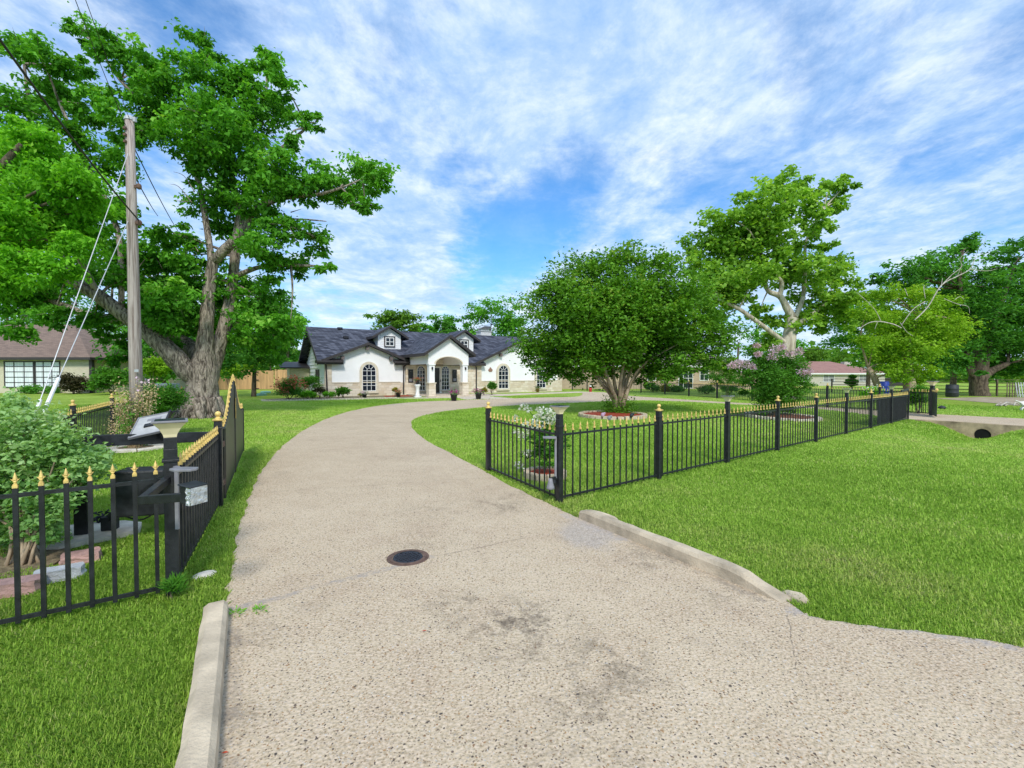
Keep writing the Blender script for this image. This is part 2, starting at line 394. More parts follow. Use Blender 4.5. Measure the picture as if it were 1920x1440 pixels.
# ------------------------------------------------------------------ sky and sun
SUN_EL, SUN_AZ = R(43), R(168)          # azimuth clockwise from +Y: behind the viewer, a little to the right
world = bpy.data.worlds.new('World'); scene.world = world; world.use_nodes = True
wn = NT(world.node_tree); bg = wn.n['Background']
sky = wn.node('ShaderNodeTexSky', sky_type='NISHITA'); sky.sun_disc = False
sky.sun_elevation = SUN_EL; sky.sun_rotation = SUN_AZ; sky.air_density = 1.0; sky.dust_density = .6; sky.ozone_density = 3.0
dirv = wn.node('ShaderNodeTexCoord').outputs['Generated']
dx, dy, dz = wn.sep(dirv)
zc = wn.math('ADD', wn.math('MAXIMUM', dz, 0.0), .11)
u, v = wn.math('DIVIDE', dx, zc), wn.math('DIVIDE', dy, zc)
uv = wn.comb(wn.math('MULTIPLY', u, 1.0), wn.math('MULTIPLY', v, .75), 0)
uvs = wn.comb(wn.math('ADD', wn.math('MULTIPLY', u, .55), wn.math('MULTIPLY', v, .3)), wn.math('SUBTRACT', wn.math('MULTIPLY', v, 1.3), wn.math('MULTIPLY', u, .5)), 4.2)
n1 = wn.noise(uv, 1.15, 10, .58, .35)
n2 = wn.noise(uvs, 1.6, 9, .64, .4)
n3 = wn.noise(uv, 4.5, 6, .66, .2)
n4 = wn.noise(uv, 11, 6, .7, .3)
dens = wn.math('ADD', wn.math('MULTIPLY', n1, .56), wn.math('ADD', wn.math('MULTIPLY', n2, .30), wn.math('ADD', wn.math('MULTIPLY', n3, .28), wn.math('MULTIPLY', n4, .09))))
def spot(px, py, w, amt, d):
    q = ray(px, py).normalized(); c = wn.vmath('DOT_PRODUCT', dirv, tuple(q))
    return wn.math('ADD', d, wn.math('MULTIPLY', wn.sstep(c, math.cos(w), 1.0), amt))
for a_ in ((925, 470, 8, -.19), (1000, 425, 7, -.15), (1060, 335, 6, -.15), (870, 345, 5, -.10), (1890, 130, 12, -.05), (1500, 110, 5, -.06), (1560, 60, 6, -.03), (1800, 300, 7, -.02), (1780, 430, 10, -.05), (740, 460, 9, .10), (1050, 90, 16, .07), (1420, 260, 14, .02), (120, 40, 16, -.10), (640, 570, 9, -.07), (330, 30, 10, -.06), (1290, 440, 8, -.04)):
    dens = spot(a_[0], a_[1], R(a_[2]), a_[3], dens)
mask = wn.math('ADD', wn.math('MULTIPLY', wn.sstep(dens, .39, .66), .82), .15)
skyc = wn.vmath('MULTIPLY', sky.outputs[0], (.055, .125, .175))
thick = wn.math('ADD', wn.math('MULTIPLY', wn.noise(uv, 2.6, 10, .66, .4), .62), wn.math('ADD', wn.math('MULTIPLY', n3, .30), wn.math('MULTIPLY', n4, .17)))
hazez = wn.sstep(dz, .30, 0.0)
cl = wn.ramp(thick, [(.43, (.29, .49, .82)), (.53, (.44, .61, .87)), (.62, (.66, .78, .93)), (.74, (.97, .98, 1.0))])
cl = wn.mix(wn.math('MULTIPLY', hazez, .35), cl, (.85, .92, 1.0))
skyc = wn.mix(wn.math('MULTIPLY', hazez, .45), skyc, (.50, .74, .98))
wn.l.new(wn.mix(wn.math('MULTIPLY', mask, .95), skyc, cl), bg.inputs['Color']); bg.inputs['Strength'].default_value = 0.90
sl = bpy.data.lights.new('sun', 'SUN'); sl.energy = 2.2; sl.angle = R(11); sl.color = (1.0, .955, .88)
so = bpy.data.objects.new('sun', sl); COL.objects.link(so)
sdir = Vector((math.sin(SUN_AZ) * math.cos(SUN_EL), math.cos(SUN_AZ) * math.cos(SUN_EL), math.sin(SUN_EL)))
so.rotation_euler = sdir.to_track_quat('Z', 'Y').to_euler(); so.location = sdir * 60
scene.view_settings.view_transform = 'Standard'; scene.view_settings.look = 'None'
scene.view_settings.exposure = 0.48; scene.view_settings.gamma = 1.0
# ------------------------------------------------------------------ ground
def gline(lo, hi, step, flo, fhi):
    xs = list(np.arange(lo, hi + 1e-6, step)); s = step; x = hi
    while x < fhi: s *= 1.25; x += s; xs.append(x)
    s = step; x = lo
    while x > flo: s *= 1.25; x -= s; xs.insert(0, x)
    return np.array(xs)
GX, GY = gline(-14, 24, .3, -700, 700), gline(-1, 24, .3, -60, 1200)
gx, gy = np.meshgrid(GX, GY, indexing='ij'); gzv = gz(gx, gy)
me = bpy.data.meshes.new('lawn'); nx, ny = len(GX), len(GY)
idx = np.arange(nx * ny).reshape(nx, ny)
fs = np.stack([idx[:-1, :-1], idx[1:, :-1], idx[1:, 1:], idx[:-1, 1:]], -1).reshape(-1, 4)
me.from_pydata(np.stack([gx, gy, gzv], -1).reshape(-1, 3).tolist(), [], fs.tolist()); me.update()
me.polygons.foreach_set('use_smooth', [True] * len(me.polygons))
lawn = bpy.data.objects.new('lawn', me); COL.objects.link(lawn); tag(lawn, kind='structure')
def lawncol(nt, pos):
    a = nt.noise(pos, .35, 4, .6); b_ = nt.noise(pos, 3.2, 5, .65); c = nt.noise(pos, 55, 4, .7)
    f = nt.math('ADD', nt.math('MULTIPLY', a, .5), nt.math('ADD', nt.math('MULTIPLY', b_, .3), nt.math('MULTIPLY', c, .35)))
    return nt.ramp(f, [(.40, (.17, .27, .025)), (.56, (.29, .42, .055)), (.72, (.42, .54, .10))])
m, nt, b, pos = newmat('lawn_turf')
nt.l.new(lawncol(nt, pos), b.inputs['Base Color']); b.inputs['Roughness'].default_value = .9; b.inputs['Specular IOR Level'].default_value = .1
nt.l.new(nt.bump(nt.noise(pos, 70, 3, .7), 1.0, .04), b.inputs['Normal']); me.materials.append(m)
# driveway
OUT_NEAR = [(.8, -4), (-.39, .3), (-1.36, 2.0), (-2.02, 3.16)]
OUT = [(-2.06, 3.29), (-2.49, 4.1), (-3.05, 5.19), (-3.79, 6.72), (-4.6, 8.7), (-5.58, 11.55), (-6.6, 15.6), (-7.2, 20.3), (-6.9, 24.4), (-5.6, 27.4), (-3.96, 28.7), (-1.9, 29.9), (1.5, 32.1), (4.4, 33.4), (5.4, 36), (6.3, 41.5)]
OUT2 = [(8.2, 41.5), (8.3, 37.5), (9.0, 34.4), (10.2, 31.8), (11.5, 29.2), (12.6, 27.1), (13.7, 25.6), (14.9, 24.2), (16.2, 22), (17.0, 20.2), (17.7, 18.9), (19.4, 16.9), (23, 12.4), (28, 6)]
IN2 = [(25, 3.4), (20, 9.7), (16.05, 14.75), (14.75, 16.4), (14.4, 17.6), (14.5, 19), (14.45, 21.3), (13.8, 23.1), (12.9, 24.4), (11.9, 25.5), (10.5, 27.3), (9.2, 28.4), (7.9, 28.7), (5.8, 27.9), (3.5, 26.4), (1.16, 25.1), (-1.57, 22.8), (-3.07, 20.3), (-3.6, 17.4), (-3.15, 14.6), (-2.18, 11.7), (-.93, 8.97), (0, 6.9), (.54, 5.85), (.74, 5.4)]
IN_NEAR = [(.84, 5.30), (2.04, 3.40), (2.06, 3.24), (2.19, 3.12), (3.14, 2.83), (5.2, 1.9), (9.5, -1.0), (9.5, -4)]
def sm2(l, k=4):
    a, _ = smooth([Vector((*p, 0)) for p in l], [0] * len(l), k); return [(p.x, p.y) for p in a]
def wig(l, amp, seed):
    g = random.Random(seed); return [(x + g.uniform(-amp, amp), y + g.uniform(-amp, amp)) for x, y in l]
DRIVE = OUT_NEAR + wig(sm2(OUT, 8), .022, 1) + sm2(OUT2) + wig(sm2(IN2, 6), .018, 2) + wig(IN_NEAR[:2], 0, 1) + wig(sm2(IN_NEAR[2:6], 10), .016, 4) + IN_NEAR[6:]
def flat(name, poly, z, m, kind=None, skirt=0.0):
    from mathutils.geometry import tessellate_polygon
    vs = [Vector((x, y, z)) for x, y in poly]; tri = tessellate_polygon([vs]); mb = MB()
    n = len(vs); fs = [tuple(t) for t in tri]
    if skirt:
        vs = vs + [v - Vector((0, 0, skirt)) for v in vs]; fs += [(i, (i + 1) % n, n + (i + 1) % n, n + i) for i in range(n)]
    mb.add(vs, fs); o = mb.build(name, m)
    if kind: o['kind'] = kind
    return o
m, nt, b, pos = newmat('exposed_aggregate')
def aggregate():
    px_, py_, pz_ = nt.sep(pos)
    big = nt.noise(pos, .45, 5, .6); mid = nt.noise(pos, 2.6, 6, .65); fine = nt.noise(pos, 60, 3, .6)
    base = nt.ramp(nt.math('ADD', nt.math('MULTIPLY', big, .55), nt.math('MULTIPLY', mid, .45)), [(.36, (.43, .315, .20)), (.5, (.535, .418, .268)), (.64, (.615, .495, .33))])
    base = nt.mix(nt.sstep(fine, .35, .75), base, (.68, .54, .40)); 
    base = nt.mix(nt.math('MULTIPLY', nt.sstep(fine, .5, .25), .65), base, (.25, .19, .13))
    warp = nt.vmath('ADD', pos, nt.vmath('MULTIPLY', nt.noise(pos, 30, 2, .5, 0, 'Color'), (.03, .03, .03)))
    for sc, thr, keep, cols in ((56, .28, .72, [(0, (.055, .05, .05)), (.4, (.09, .06, .045)), (.6, (.34, .17, .07)), (.8, (.40, .26, .12)), (1, (.62, .60, .57))]),
                                (80, .30, .55, [(0, (.16, .12, .09)), (.5, (.36, .23, .12)), (.75, (.22, .17, .13)), (1, (.66, .62, .55))]),
                                (36, .22, .84, [(0, (.03, .028, .03)), (.6, (.12, .085, .07)), (1, (.42, .23, .10))])):
        vn = nt.node('ShaderNodeTexVoronoi', feature='F1'); nt.l.new(warp, vn.inputs['Vector']); vn.inputs['Scale'].default_value = sc
        cs = nt.sep(vn.outputs['Color'])
        k = nt.math('MULTIPLY', nt.sstep(vn.outputs['Distance'], thr + .08, thr - .03), nt.math('GREATER_THAN', cs[0], keep))
        base = nt.mix(nt.math('MULTIPLY', k, .9), base, nt.ramp(cs[1], cols))
    # dirt that gathers in patches, at fixed places on the slab
    dirt = None
    for x, y, r, amt in ((.05, 3.05, .62, .8), (-.35, 3.3, .42, .55), (.55, 2.65, .5, .6), (.42, 2.35, .4, .55), (1.25, 4.2, .5, .5), (.75, 4.75, .4, .45), (-.1, 5.9, .55, .55), (-.9, 4.55, .5, .25), (-1.7, 2.9, .32, .4), (-1.35, 2.2, .25, .4), (.2, 6.4, .4, .4), (-2.2, 9.5, .8, .2), (1.6, 3.5, .35, .4), (-1, 5.6, .7, .25), (.3, 2.0, .5, .5)):
        d = nt.vmath('DISTANCE', pos, (x, y, .01)); s = nt.math('MULTIPLY', nt.sstep(d, r, r * .1), amt)
        dirt = s if dirt is None else nt.math('MAXIMUM', dirt, s)
    pat = nt.sstep(nt.math('ADD', nt.math('MULTIPLY', nt.noise(pos, 5, 7, .7, .6), .7), nt.math('MULTIPLY', nt.noise(pos, 28, 4, .7), .35)), .46, .66)
    base = nt.mix(nt.math('MULTIPLY', nt.math('MULTIPLY', dirt, pat), 1.0), base, (.09, .068, .05))
    base = nt.mix(nt.math('MULTIPLY', nt.sstep(nt.noise(pos, 1.1, 6, .68), .56, .74), .28), base, (.27, .21, .15))
    # slab joints (world lines) with grey grit
    for (x0, y0), (x1, y1), wdt, amt, cc in (((-2.0, 3.28), (-.72, 4.24), .05, .85, (.36, .31, .27)), ((-.72, 4.24), (.14, 4.73), .012, .8, (.17, .13, .10)), ((-3.62, 6.5), (-.35, 7.5), .016, .6, (.28, .22, .16)), ((-6.3, 14.5), (-3.1, 14.3), .03, .5, (.3, .24, .18)), ((1.98, 3.3), (1.62, 2.6), .006, .8, (.16, .13, .1)), ((1.95, 3.28), (3.2, 2.78), .085, .8, (.40, .35, .32)), ((3.15, 2.82), (5.6, 1.75), .10, .8, (.40, .35, .32)), ((-1.86, 3.05), (-.2, .25), .07, .55, (.30, .25, .20)), ((.95, 5.0), (1.9, 3.4), .09, .6, (.27, .22, .17)), ((.62, 5.55), (1.15, 4.6), .12, .5, (.45, .41, .39))):
        L = math.hypot(x1 - x0, y1 - y0); tx, ty = (x1 - x0) / L, (y1 - y0) / L
        a = nt.math('ADD', nt.math('MULTIPLY', nt.math('SUBTRACT', px_, x0), tx), nt.math('MULTIPLY', nt.math('SUBTRACT', py_, y0), ty))
        c = nt.math('ABSOLUTE', nt.math('ADD', nt.math('ADD', nt.math('MULTIPLY', nt.math('SUBTRACT', px_, x0), -ty), nt.math('MULTIPLY', nt.math('SUBTRACT', py_, y0), tx)), nt.math('MULTIPLY', nt.math('SUBTRACT', nt.noise(pos, 3, 4, .6), .5), .12)))
        k = nt.math('MULTIPLY', nt.sstep(c, wdt, wdt * .3), nt.math('MULTIPLY', nt.math('GREATER_THAN', a, 0), nt.math('LESS_THAN', a, L)))
        k = nt.math('MULTIPLY', k, nt.sstep(nt.noise(pos, 14, 6, .75), .38, .60))
        base = nt.mix(nt.math('MULTIPLY', k, amt), base, cc)
    # loose grey grit beside the kerb
    d = nt.vmath('LENGTH', nt.vmath('MULTIPLY', nt.vmath('SUBTRACT', pos, (.78, 4.85, .01)), (1.5, .9, 1)))
    k = nt.math('MULTIPLY', nt.sstep(nt.math('ADD', d, nt.math('MULTIPLY', nt.noise(pos, 6, 4, .6), .35)), .72, .42), .5)
    gr = nt.ramp(nt.noise(pos, 120, 2, .6), [(.38, (.16, .13, .12)), (.5, (.42, .37, .335)), (.62, (.66, .60, .55))])
    base = nt.mix(k, base, gr)
    nt.l.new(base, b.inputs['Base Color']); b.inputs['Roughness'].default_value = .88; b.inputs['Specular IOR Level'].default_value = .2
    h = nt.math('ADD', nt.math('MULTIPLY', nt.voro(pos, 60), .6), nt.math('MULTIPLY', fine, .5)); nt.l.new(nt.bump(h, .55, .012), b.inputs['Normal'])
aggregate(); M['agg'] = m
drive = flat('driveway', DRIVE, .014, M['agg'], 'structure', .05)
HX, HY = -13.27, 33.0
HM = Matrix.Translation((HX, HY, 0)) @ Matrix.Rotation(PSI, 4, 'Z') @ Matrix.Diagonal((1, -1, 1, 1))   # house frame (s, t towards the viewer, z)
def H(s, t, z=0.0): return HM @ Vector((s, t, z))
def hxy(l): return [tuple(H(s, t).xy) for s, t in l]
WALK = hxy([(3.4, 3.9), (6.2, 4.4), (6.2, 1), (12.2, 1), (12.2, 1.5), (13.5, 2.6), (21.6, 1.9), (22, 3.7), (15, 4.2), (10.2, 5.6), (10.4, 8.7), (6.9, 8.45), (7.4, 6.2), (5.8, 6.0), (3.3, 4.8)])
M['walk'] = simple('walk_concrete', (.58, .49, .38), .9, 0, .18, 2.5, .3, 60, 6)
walk = flat('walkway', WALK, .022, M['walk'], 'structure', .06)
BED = hxy([(-4.2, 3.3), (-3.7, 3.9), (-2, 4.15), (0, 4.4), (2, 4.6), (3.5, 4.75), (3.5, 3.9), (5.6, 4.1), (5.9, .2), (0, .1), (-1.8, .1), (-4, 1.0)])
flat('flower_bed_soil', BED, .03, M['soil'], 'structure', .05)
flat('mulch_patch', hxy([(3.9, .9), (5.7, .9), (5.7, 2.6), (3.6, 2.2)]), .045, M['mulch'], 'structure', .05)
DIRT = [(19.5, 19.6), (24, 20.6), (30, 21.5), (40, 22.6), (40, 28), (34, 31.5), (27, 31.0), (22.5, 28)]
M['dirt'] = simple('dirt_track', (.40, .32, .22), .95, 0, .3, 1.2, .6, 25, 6)
flat('dirt_path', [tuple(P(x, y).xy) for x, y in ((1755, 747.5), (1835, 745), (1990, 746.5), (1990, 766), (1900, 760), (1850, 755), (1800, 751))], -.012 + .03, M['dirt'], 'structure', .2)
# ------------------------------------------------------------------ grass blades
def inpoly(x, y, poly):
    r = np.zeros(len(x), bool); j = len(poly) - 1
    for i in range(len(poly)):
        (xi, yi), (xj, yj) = poly[i], poly[j]
        c = ((yi > y) != (yj > y)); 
        with np.errstate(divide='ignore', invalid='ignore'):
            r ^= c & (x < (xj - xi) * (y - yi) / (yj - yi + 1e-12) + xi)
        j = i
    return r
EXCL = []                                # discs (x, y, r) without grass
def build_grass():
    g = np.random.default_rng(11); N = 1450000
    th = g.uniform(-R(53), R(53), N)
    # density per area falls with distance
    uu = g.uniform(0, 1, N); r0, r1, k = 1.5, 34.0, 2 - 1.62
    D = (r0 ** k + uu * (r1 ** k - r0 ** k)) ** (1 / k)
    x, y = D * np.sin(th), D * np.cos(th)
    keep = (y > 1.2) & ~inpoly(x, y, DRIVE) & ~inpoly(x, y, WALK) & ~inpoly(x, y, BED)
    a = (x - FC[0]) * FD[0] + (y - FC[1]) * FD[1]; bb = (x - FC[0]) * FN[0] + (y - FC[1]) * FN[1]
    keep &= ~((a > 17.2) & (a < 18) & (bb > .3) & (bb < 3.2))
    for (kx, ky), (lx, ly), sd in (((.77, 5.36), (1.97, 3.36), 1), ((-1.98, 3.22), (-.31, .3), -1)):
        L = math.hypot(lx - kx, ly - ky); ux, uy = (lx - kx) / L, (ly - ky) / L; al = (x - kx) * ux + (y - ky) * uy; ac_ = (-(x - kx) * uy + (y - ky) * ux) * sd
        keep &= ~((al > -.03) & (al < L + .02) & (ac_ > -.12) & (ac_ < .165))
    for ex, ey, er in EXCL: keep &= (x - ex) ** 2 + (y - ey) ** 2 > er * er
    keep &= (np.abs(x) < 1.25 * y + .6)
    x, y, D = x[keep], y[keep], D[keep]; n = len(x); z = gz(x, y)
    patch = .5 + .5 * np.sin(x * 1.9 + 1.3 * np.sin(y * 1.1)) * np.sin(y * 2.3 + x * .6); pn = np.where(g.uniform(0, 1, n) < .07, 1.9, g.uniform(0, 1, n))
    Ls = g.uniform(.022, .058, n) * (.8 + .45 * patch) * np.where(D > 12, 1 + (D - 12) * .02, 1); wd = np.maximum(.0036, .0010 * D) * g.uniform(.7, 1.3, n)
    az = g.uniform(0, 2 * math.pi, n); lean = g.uniform(.15, 1.0, n)
    dxv, dyv = np.cos(az), np.sin(az); sx, sy = -dyv, dxv
    c = np.stack([x, y, z - .004], 1); s = np.stack([sx, sy, 0 * sx], 1) * wd[:, None] / 2
    tip = c + np.stack([dxv * Ls * lean, dyv * Ls * lean, Ls * np.sqrt(np.maximum(.12, 1 - .75 * lean ** 2))], 1)
    mid = c + (tip - c) * .5 + np.stack([0 * sx, 0 * sx, Ls * .16], 1)
    V = np.stack([c - s, c + s, mid + s * .85, tip, mid - s * .85], 1).reshape(-1, 3)
    tint = np.clip(.28 * patch + .5 * pn + .12 + .22 * np.sin(x * .45 + y * .3), 0, 1)
    o = raw_quads('grass', V, n, tint, M['grass'], None, 5); tag(o, 'short bright green lawn grass', 'grass', None, 'stuff')
m, nt, b, pos = newmat('grass_blade')
at = nt.node('ShaderNodeAttribute', attribute_name='tint')
f = nt.math('ADD', nt.math('MULTIPLY', at.outputs['Fac'], .72), nt.math('MULTIPLY', nt.math('SUBTRACT', nt.noise(pos, 1.1, 4, .65), .4), .8), clamp=True)
gc = nt.ramp(f, [(0, (.19, .34, .035)), (.45, (.39, .62, .075)), (.78, (.56, .68, .16)), (1, (.74, .66, .34))])
nt.l.new(gc, b.inputs['Base Color']); b.inputs['Roughness'].default_value = .55; b.inputs['Specular IOR Level'].default_value = .25
tr = nt.node('ShaderNodeBsdfTranslucent'); nt.l.new(gc, tr.inputs['Color'])
mx = nt.node('ShaderNodeMixShader'); mx.inputs[0].default_value = .35; nt.l.new(b.outputs[0], mx.inputs[1]); nt.l.new(tr.outputs[0], mx.inputs[2])
nt.l.new(mx.outputs[0], nt.n['Material Output'].inputs['Surface']); M['grass'] = m
# ------------------------------------------------------------------ kerbs, manhole, stones, culvert
def kerb(name, label, p, q, side, w, h, taper):
    p, q = Vector((*p, 0)), Vector((*q, 0)); d = (q - p).normalized(); n = Vector((-d.y, d.x, 0)) * side; L = (q - p).length; k = 22
    t = MB(); vs = []; g = random.Random(len(label))
    for i in range(k + 1):
        s = i / k; hh = h
        if taper: hh = h * min(1.0, (1 - s) * L / .42 + .12) * (1 if s > .02 else .8)
        j = g.uniform(-.006, .006); c = p + d * (L * s)
        for a, z in ((0, -.06), (.012, hh * .78), (.035, hh), (w - .03 + j, hh + g.uniform(-.006, .006)), (w + j, hh * .8), (w + j, -.06)):
            vs.append(c + n * a + Vector((0, 0, z)))
    fs = [(i * 6 + a, i * 6 + (a + 1) % 6, (i + 1) * 6 + (a + 1) % 6, (i + 1) * 6 + a) for i in range(k) for a in range(6)] + [tuple(range(6)), tuple(k * 6 + a for a in (5, 4, 3, 2, 1, 0))]
    t.add(vs, fs); o = t.build(name, M['concrete']); tag(o, label, 'kerb'); return o
kerb('concrete_kerb', 'rough concrete kerb tapering down at its near end beside the open lawn', (.77, 5.36), (1.97, 3.36), 1, .15, .125, True)
kerb('concrete_kerb', 'worn concrete kerb between drive and grass below the black keypad post', (-1.98, 3.22), (-.31, .3), -1, .15, .12, False)
mp = P(765, 1048)
mh = thing('manhole_cover', 'round iron manhole cover in a rusty ring set into the drive', 'manhole', (mp.x, mp.y, .014))
c = MB(); c.lathe(mp + Vector((0, 0, .014)), [(.0, .006), (.132, .006), (.135, .004), (.135, -.02)], 40)
for i in range(-6, 7):
    for j in range(-6, 7):
        if (i * i + j * j) < 34 and (i + j) % 2 == 0: c.box(mp + Vector((i * .0205, j * .0205, .0215)), (.018, .010, .006), (i % 2) * math.pi / 2)
c.build('cover_plate', M['iron'], mh)
for rr, zz in ((.190, .003), (.168, .007)):
    r_ = MB(); n = 48; vs = []
    for k in range(n):
        th = 2 * math.pi * k / n; e = Vector((math.cos(th), math.sin(th), 0))
        vs += [mp + e * (rr - .022 if rr > .18 else .138) + Vector((0, 0, .014 + zz)), mp + e * rr + Vector((0, 0, .014 + zz)), mp + e * (rr + .004) + Vector((0, 0, .005))]
    r_.add(vs, [(3 * k + a, 3 * ((k + 1) % n) + a, 3 * ((k + 1) % n) + a + 1, 3 * k + a + 1) for k in range(n) for a in (0, 1)]); r_.build('rim', M['rust'], mh)
def rock(name, label, cat, p, size, m, rz=0, seed=0, n=10, group=None, flatn=False):
    g = random.Random(seed); bm = bmesh.new(); bmesh.ops.create_icosphere(bm, subdivisions=3, radius=1)
    pts = [Vector((g.gauss(0, 1), g.gauss(0, 1), g.gauss(0, 1))).normalized() for _ in range(n)]
    for v in bm.verts:
        d = min(1.0, min(.86 / max(.05, v.co.dot(q)) if v.co.dot(q) > .6 else 9 for q in pts) if any(v.co.dot(q) > .6 for q in pts) else 1.0)
        v.co = v.co * d * g.uniform(.97, 1.02)
        v.co = Vector((v.co.x * size[0] / 2, v.co.y * size[1] / 2, max(-.3, min(v.co.z, .75 if flatn else 1)) * size[2]))
    bmesh.ops.rotate(bm, verts=bm.verts, cent=(0, 0, 0), matrix=Matrix.Rotation(rz, 3, 'Z'))
    me = bpy.data.meshes.new(name); bm.to_mesh(me); bm.free(); me.materials.append(m)
    o = bpy.data.objects.new(name, me); COL.objects.link(o); o.location = p; return tag(o, label, cat, group)
def block(name, label, p, size, m, rz, seed):
    g = random.Random(seed); mb = MB(); a, b_, h = size[0] / 2, size[1] / 2, size[2]
    bm = bmesh.new(); bmesh.ops.create_cube(bm, size=1); bmesh.ops.subdivide_edges(bm, edges=bm.edges, cuts=4, use_grid_fill=True)
    for v in bm.verts:
        x, y, z = v.co.x * 2, v.co.y * 2, v.co.z + .5
        rough = .06 if z < .9 else .015
        v.co = Vector(((x * (1 - .08 * z) + g.uniform(-rough, rough)) * a * (1 - .12 * abs(y) * (abs(x) > .9)), (y * (1 - .06 * z) + g.uniform(-rough, rough)) * b_, z * h + g.uniform(-.004, .004)))
    bmesh.ops.rotate(bm, verts=bm.verts, cent=(0, 0, 0), matrix=Matrix.Rotation(rz, 3, 'Z'))
    me = bpy.data.meshes.new(name); bm.to_mesh(me); bm.free(); me.materials.append(m)
    o = bpy.data.objects.new(name, me); COL.objects.link(o); o.location = p; o.location.z -= .02; return tag(o, label, 'edging stone')
rock('flat_stone', 'small pale flat stone lying in grass beside the drive', 'stone', P(384, 1080), (.17, .21, .03), M['slab'], -.5, 3, flatn=True); EXCL.append((*P(384, 1080).xy, .085))
rock('broken_slab', 'broken tan concrete slab behind the head of the tapered kerb', 'stone', P(1130, 972), (.62, .2, .07), M['concrete'], -.95, 8, flatn=True)
rock('broken_slab', 'crumbled concrete lump at the low end of the tapered kerb', 'stone', P(1492, 1122), (.16, .22, .05), M['concrete'], .4, 14, flatn=True)
block('edging_stone', 'rough pink edging block nearest the frame edge under the pale shrub', P(28, 1112), (.36, .16, .12), M['pinkblock'], .42, 1)
block('edging_stone', 'pale grey edging block between two pink ones', P(112, 1085), (.34, .15, .11), M['greyblock'], .62, 2)
block('edging_stone', 'flat pink edging block beside the large flagstone', P(152, 1052), (.30, .19, .10), M['pinkblock'], .7, 3)
for x, y, r_ in ((28, 1112, .17), (112, 1085, .15), (152, 1052, .16), (40, 1055, .3), (100, 1050, .2)): EXCL.append((*P(x, y).xy, r_))
flat('planting_soil', [tuple(P(x, y).xy) for x, y in ((-60, 1110), (30, 1095), (90, 1070), (130, 1040), (120, 1010), (40, 1005), (-60, 1020))], .02, M['soil'], 'structure', .04)
sp = P(168, 1003); pts = [(75, 1035), (60, 1022), (130, 992), (190, 985), (235, 983), (266, 986), (262, 1000), (215, 1012), (160, 1022), (110, 1034)]
o = flat('flagstone', [tuple(P(x, y).xy) for x, y in pts], .045, M['slab'], None, .06); tag(o, 'large pale flagstone under the black gate machinery', 'flagstone'); EXCL.append((*P(150, 1008).xy, .42)); EXCL.append((*P(215, 998).xy, .32))
# culvert head wall with a pipe mouth
def AB(a, b_, z=0.0): return Vector((FC[0] + FD[0] * a + FN[0] * b_, FC[1] + FD[1] * a + FN[1] * b_, z))
hw = thing('culvert_headwall', 'weathered concrete culvert wall with a dark pipe mouth in the ditch', 'culvert', AB(17.5, 1.72))
prof = [(.25, .05), (.9, .06), (1.7, .06), (2.6, .05), (3.6, .04), (4.4, .02)]; k = 20; cb, cz, cr = 1.95, -.32, .20
arc = [(cb + cr * math.cos(t), cz + cr * math.sin(t)) for t in np.linspace(-.35, math.pi + .35, k)]
poly = [(b_, z) for b_, z in prof] + [(4.4, -.7), (arc[0][0], -.7)] + arc + [(arc[-1][0], -.7), (.25, -.7)]
w = MB(); w.prism([AB(17.28, b_, z) for b_, z in poly], Vector((FD[0], FD[1], 0)) * .30); w.build('wall', simple('stained_concrete', (.44, .33, .21), .95, 0, .6, 2.2, .6, 30, 6), hw)
w = MB(); ring = [(cb + cr * .99 * math.cos(t), cz + cr * .99 * math.sin(t)) for t in np.linspace(0, 2 * math.pi, 24, endpoint=False)]
w.prism([AB(17.30, b_, z) for b_, z in ring], Vector((FD[0], FD[1], 0)) * .02); w.v = w.v
pm = simple('pipe_mouth_shade', (.008, .008, .008), .95); w.build('pipe', pm, hw)  # black disc stands in for the shade inside the pipe mouth
# ------------------------------------------------------------------ fences
finial_mesh = None
def get_finial():
    global finial_mesh
    if finial_mesh: return finial_mesh
    f = MB(); f.box((0, 0, .010), (.026, .026, .020)); f.box((0, 0, .0235), (.020, .020, .009))
    f.lathe((0, 0, .026), [(.008, 0), (.007, .010), (.011, .016), (.009, .022)], 6)
    f.lathe((0, 0, .046), [(.008, 0), (.0125, .012), (.010, .026), (.0015, .058)], 6)
    for sx in (-1, 1):
        f.add([(sx * .006, -.004, .042), (sx * .006, .004, .042), (sx * .006, .004, .056), (sx * .006, -.004, .056), (sx * .024, 0, .063)], [(0, 1, 2, 3), (0, 1, 4), (1, 2, 4), (2, 3, 4), (3, 0, 4)])
    o = f.build('spear_finial', M['gold']); finial_mesh = o.data; bpy.data.objects.remove(o); return finial_mesh
FIN_Z = .945
def finial(parent, p, rz, sc=1.0):
    o = bpy.data.objects.new('spear_finial', get_finial()); COL.objects.link(o); o.parent = parent
    o.location = Vector(p) - wloc(parent); o.rotation_euler = (0, 0, rz); o.scale = (sc, sc, sc); return o
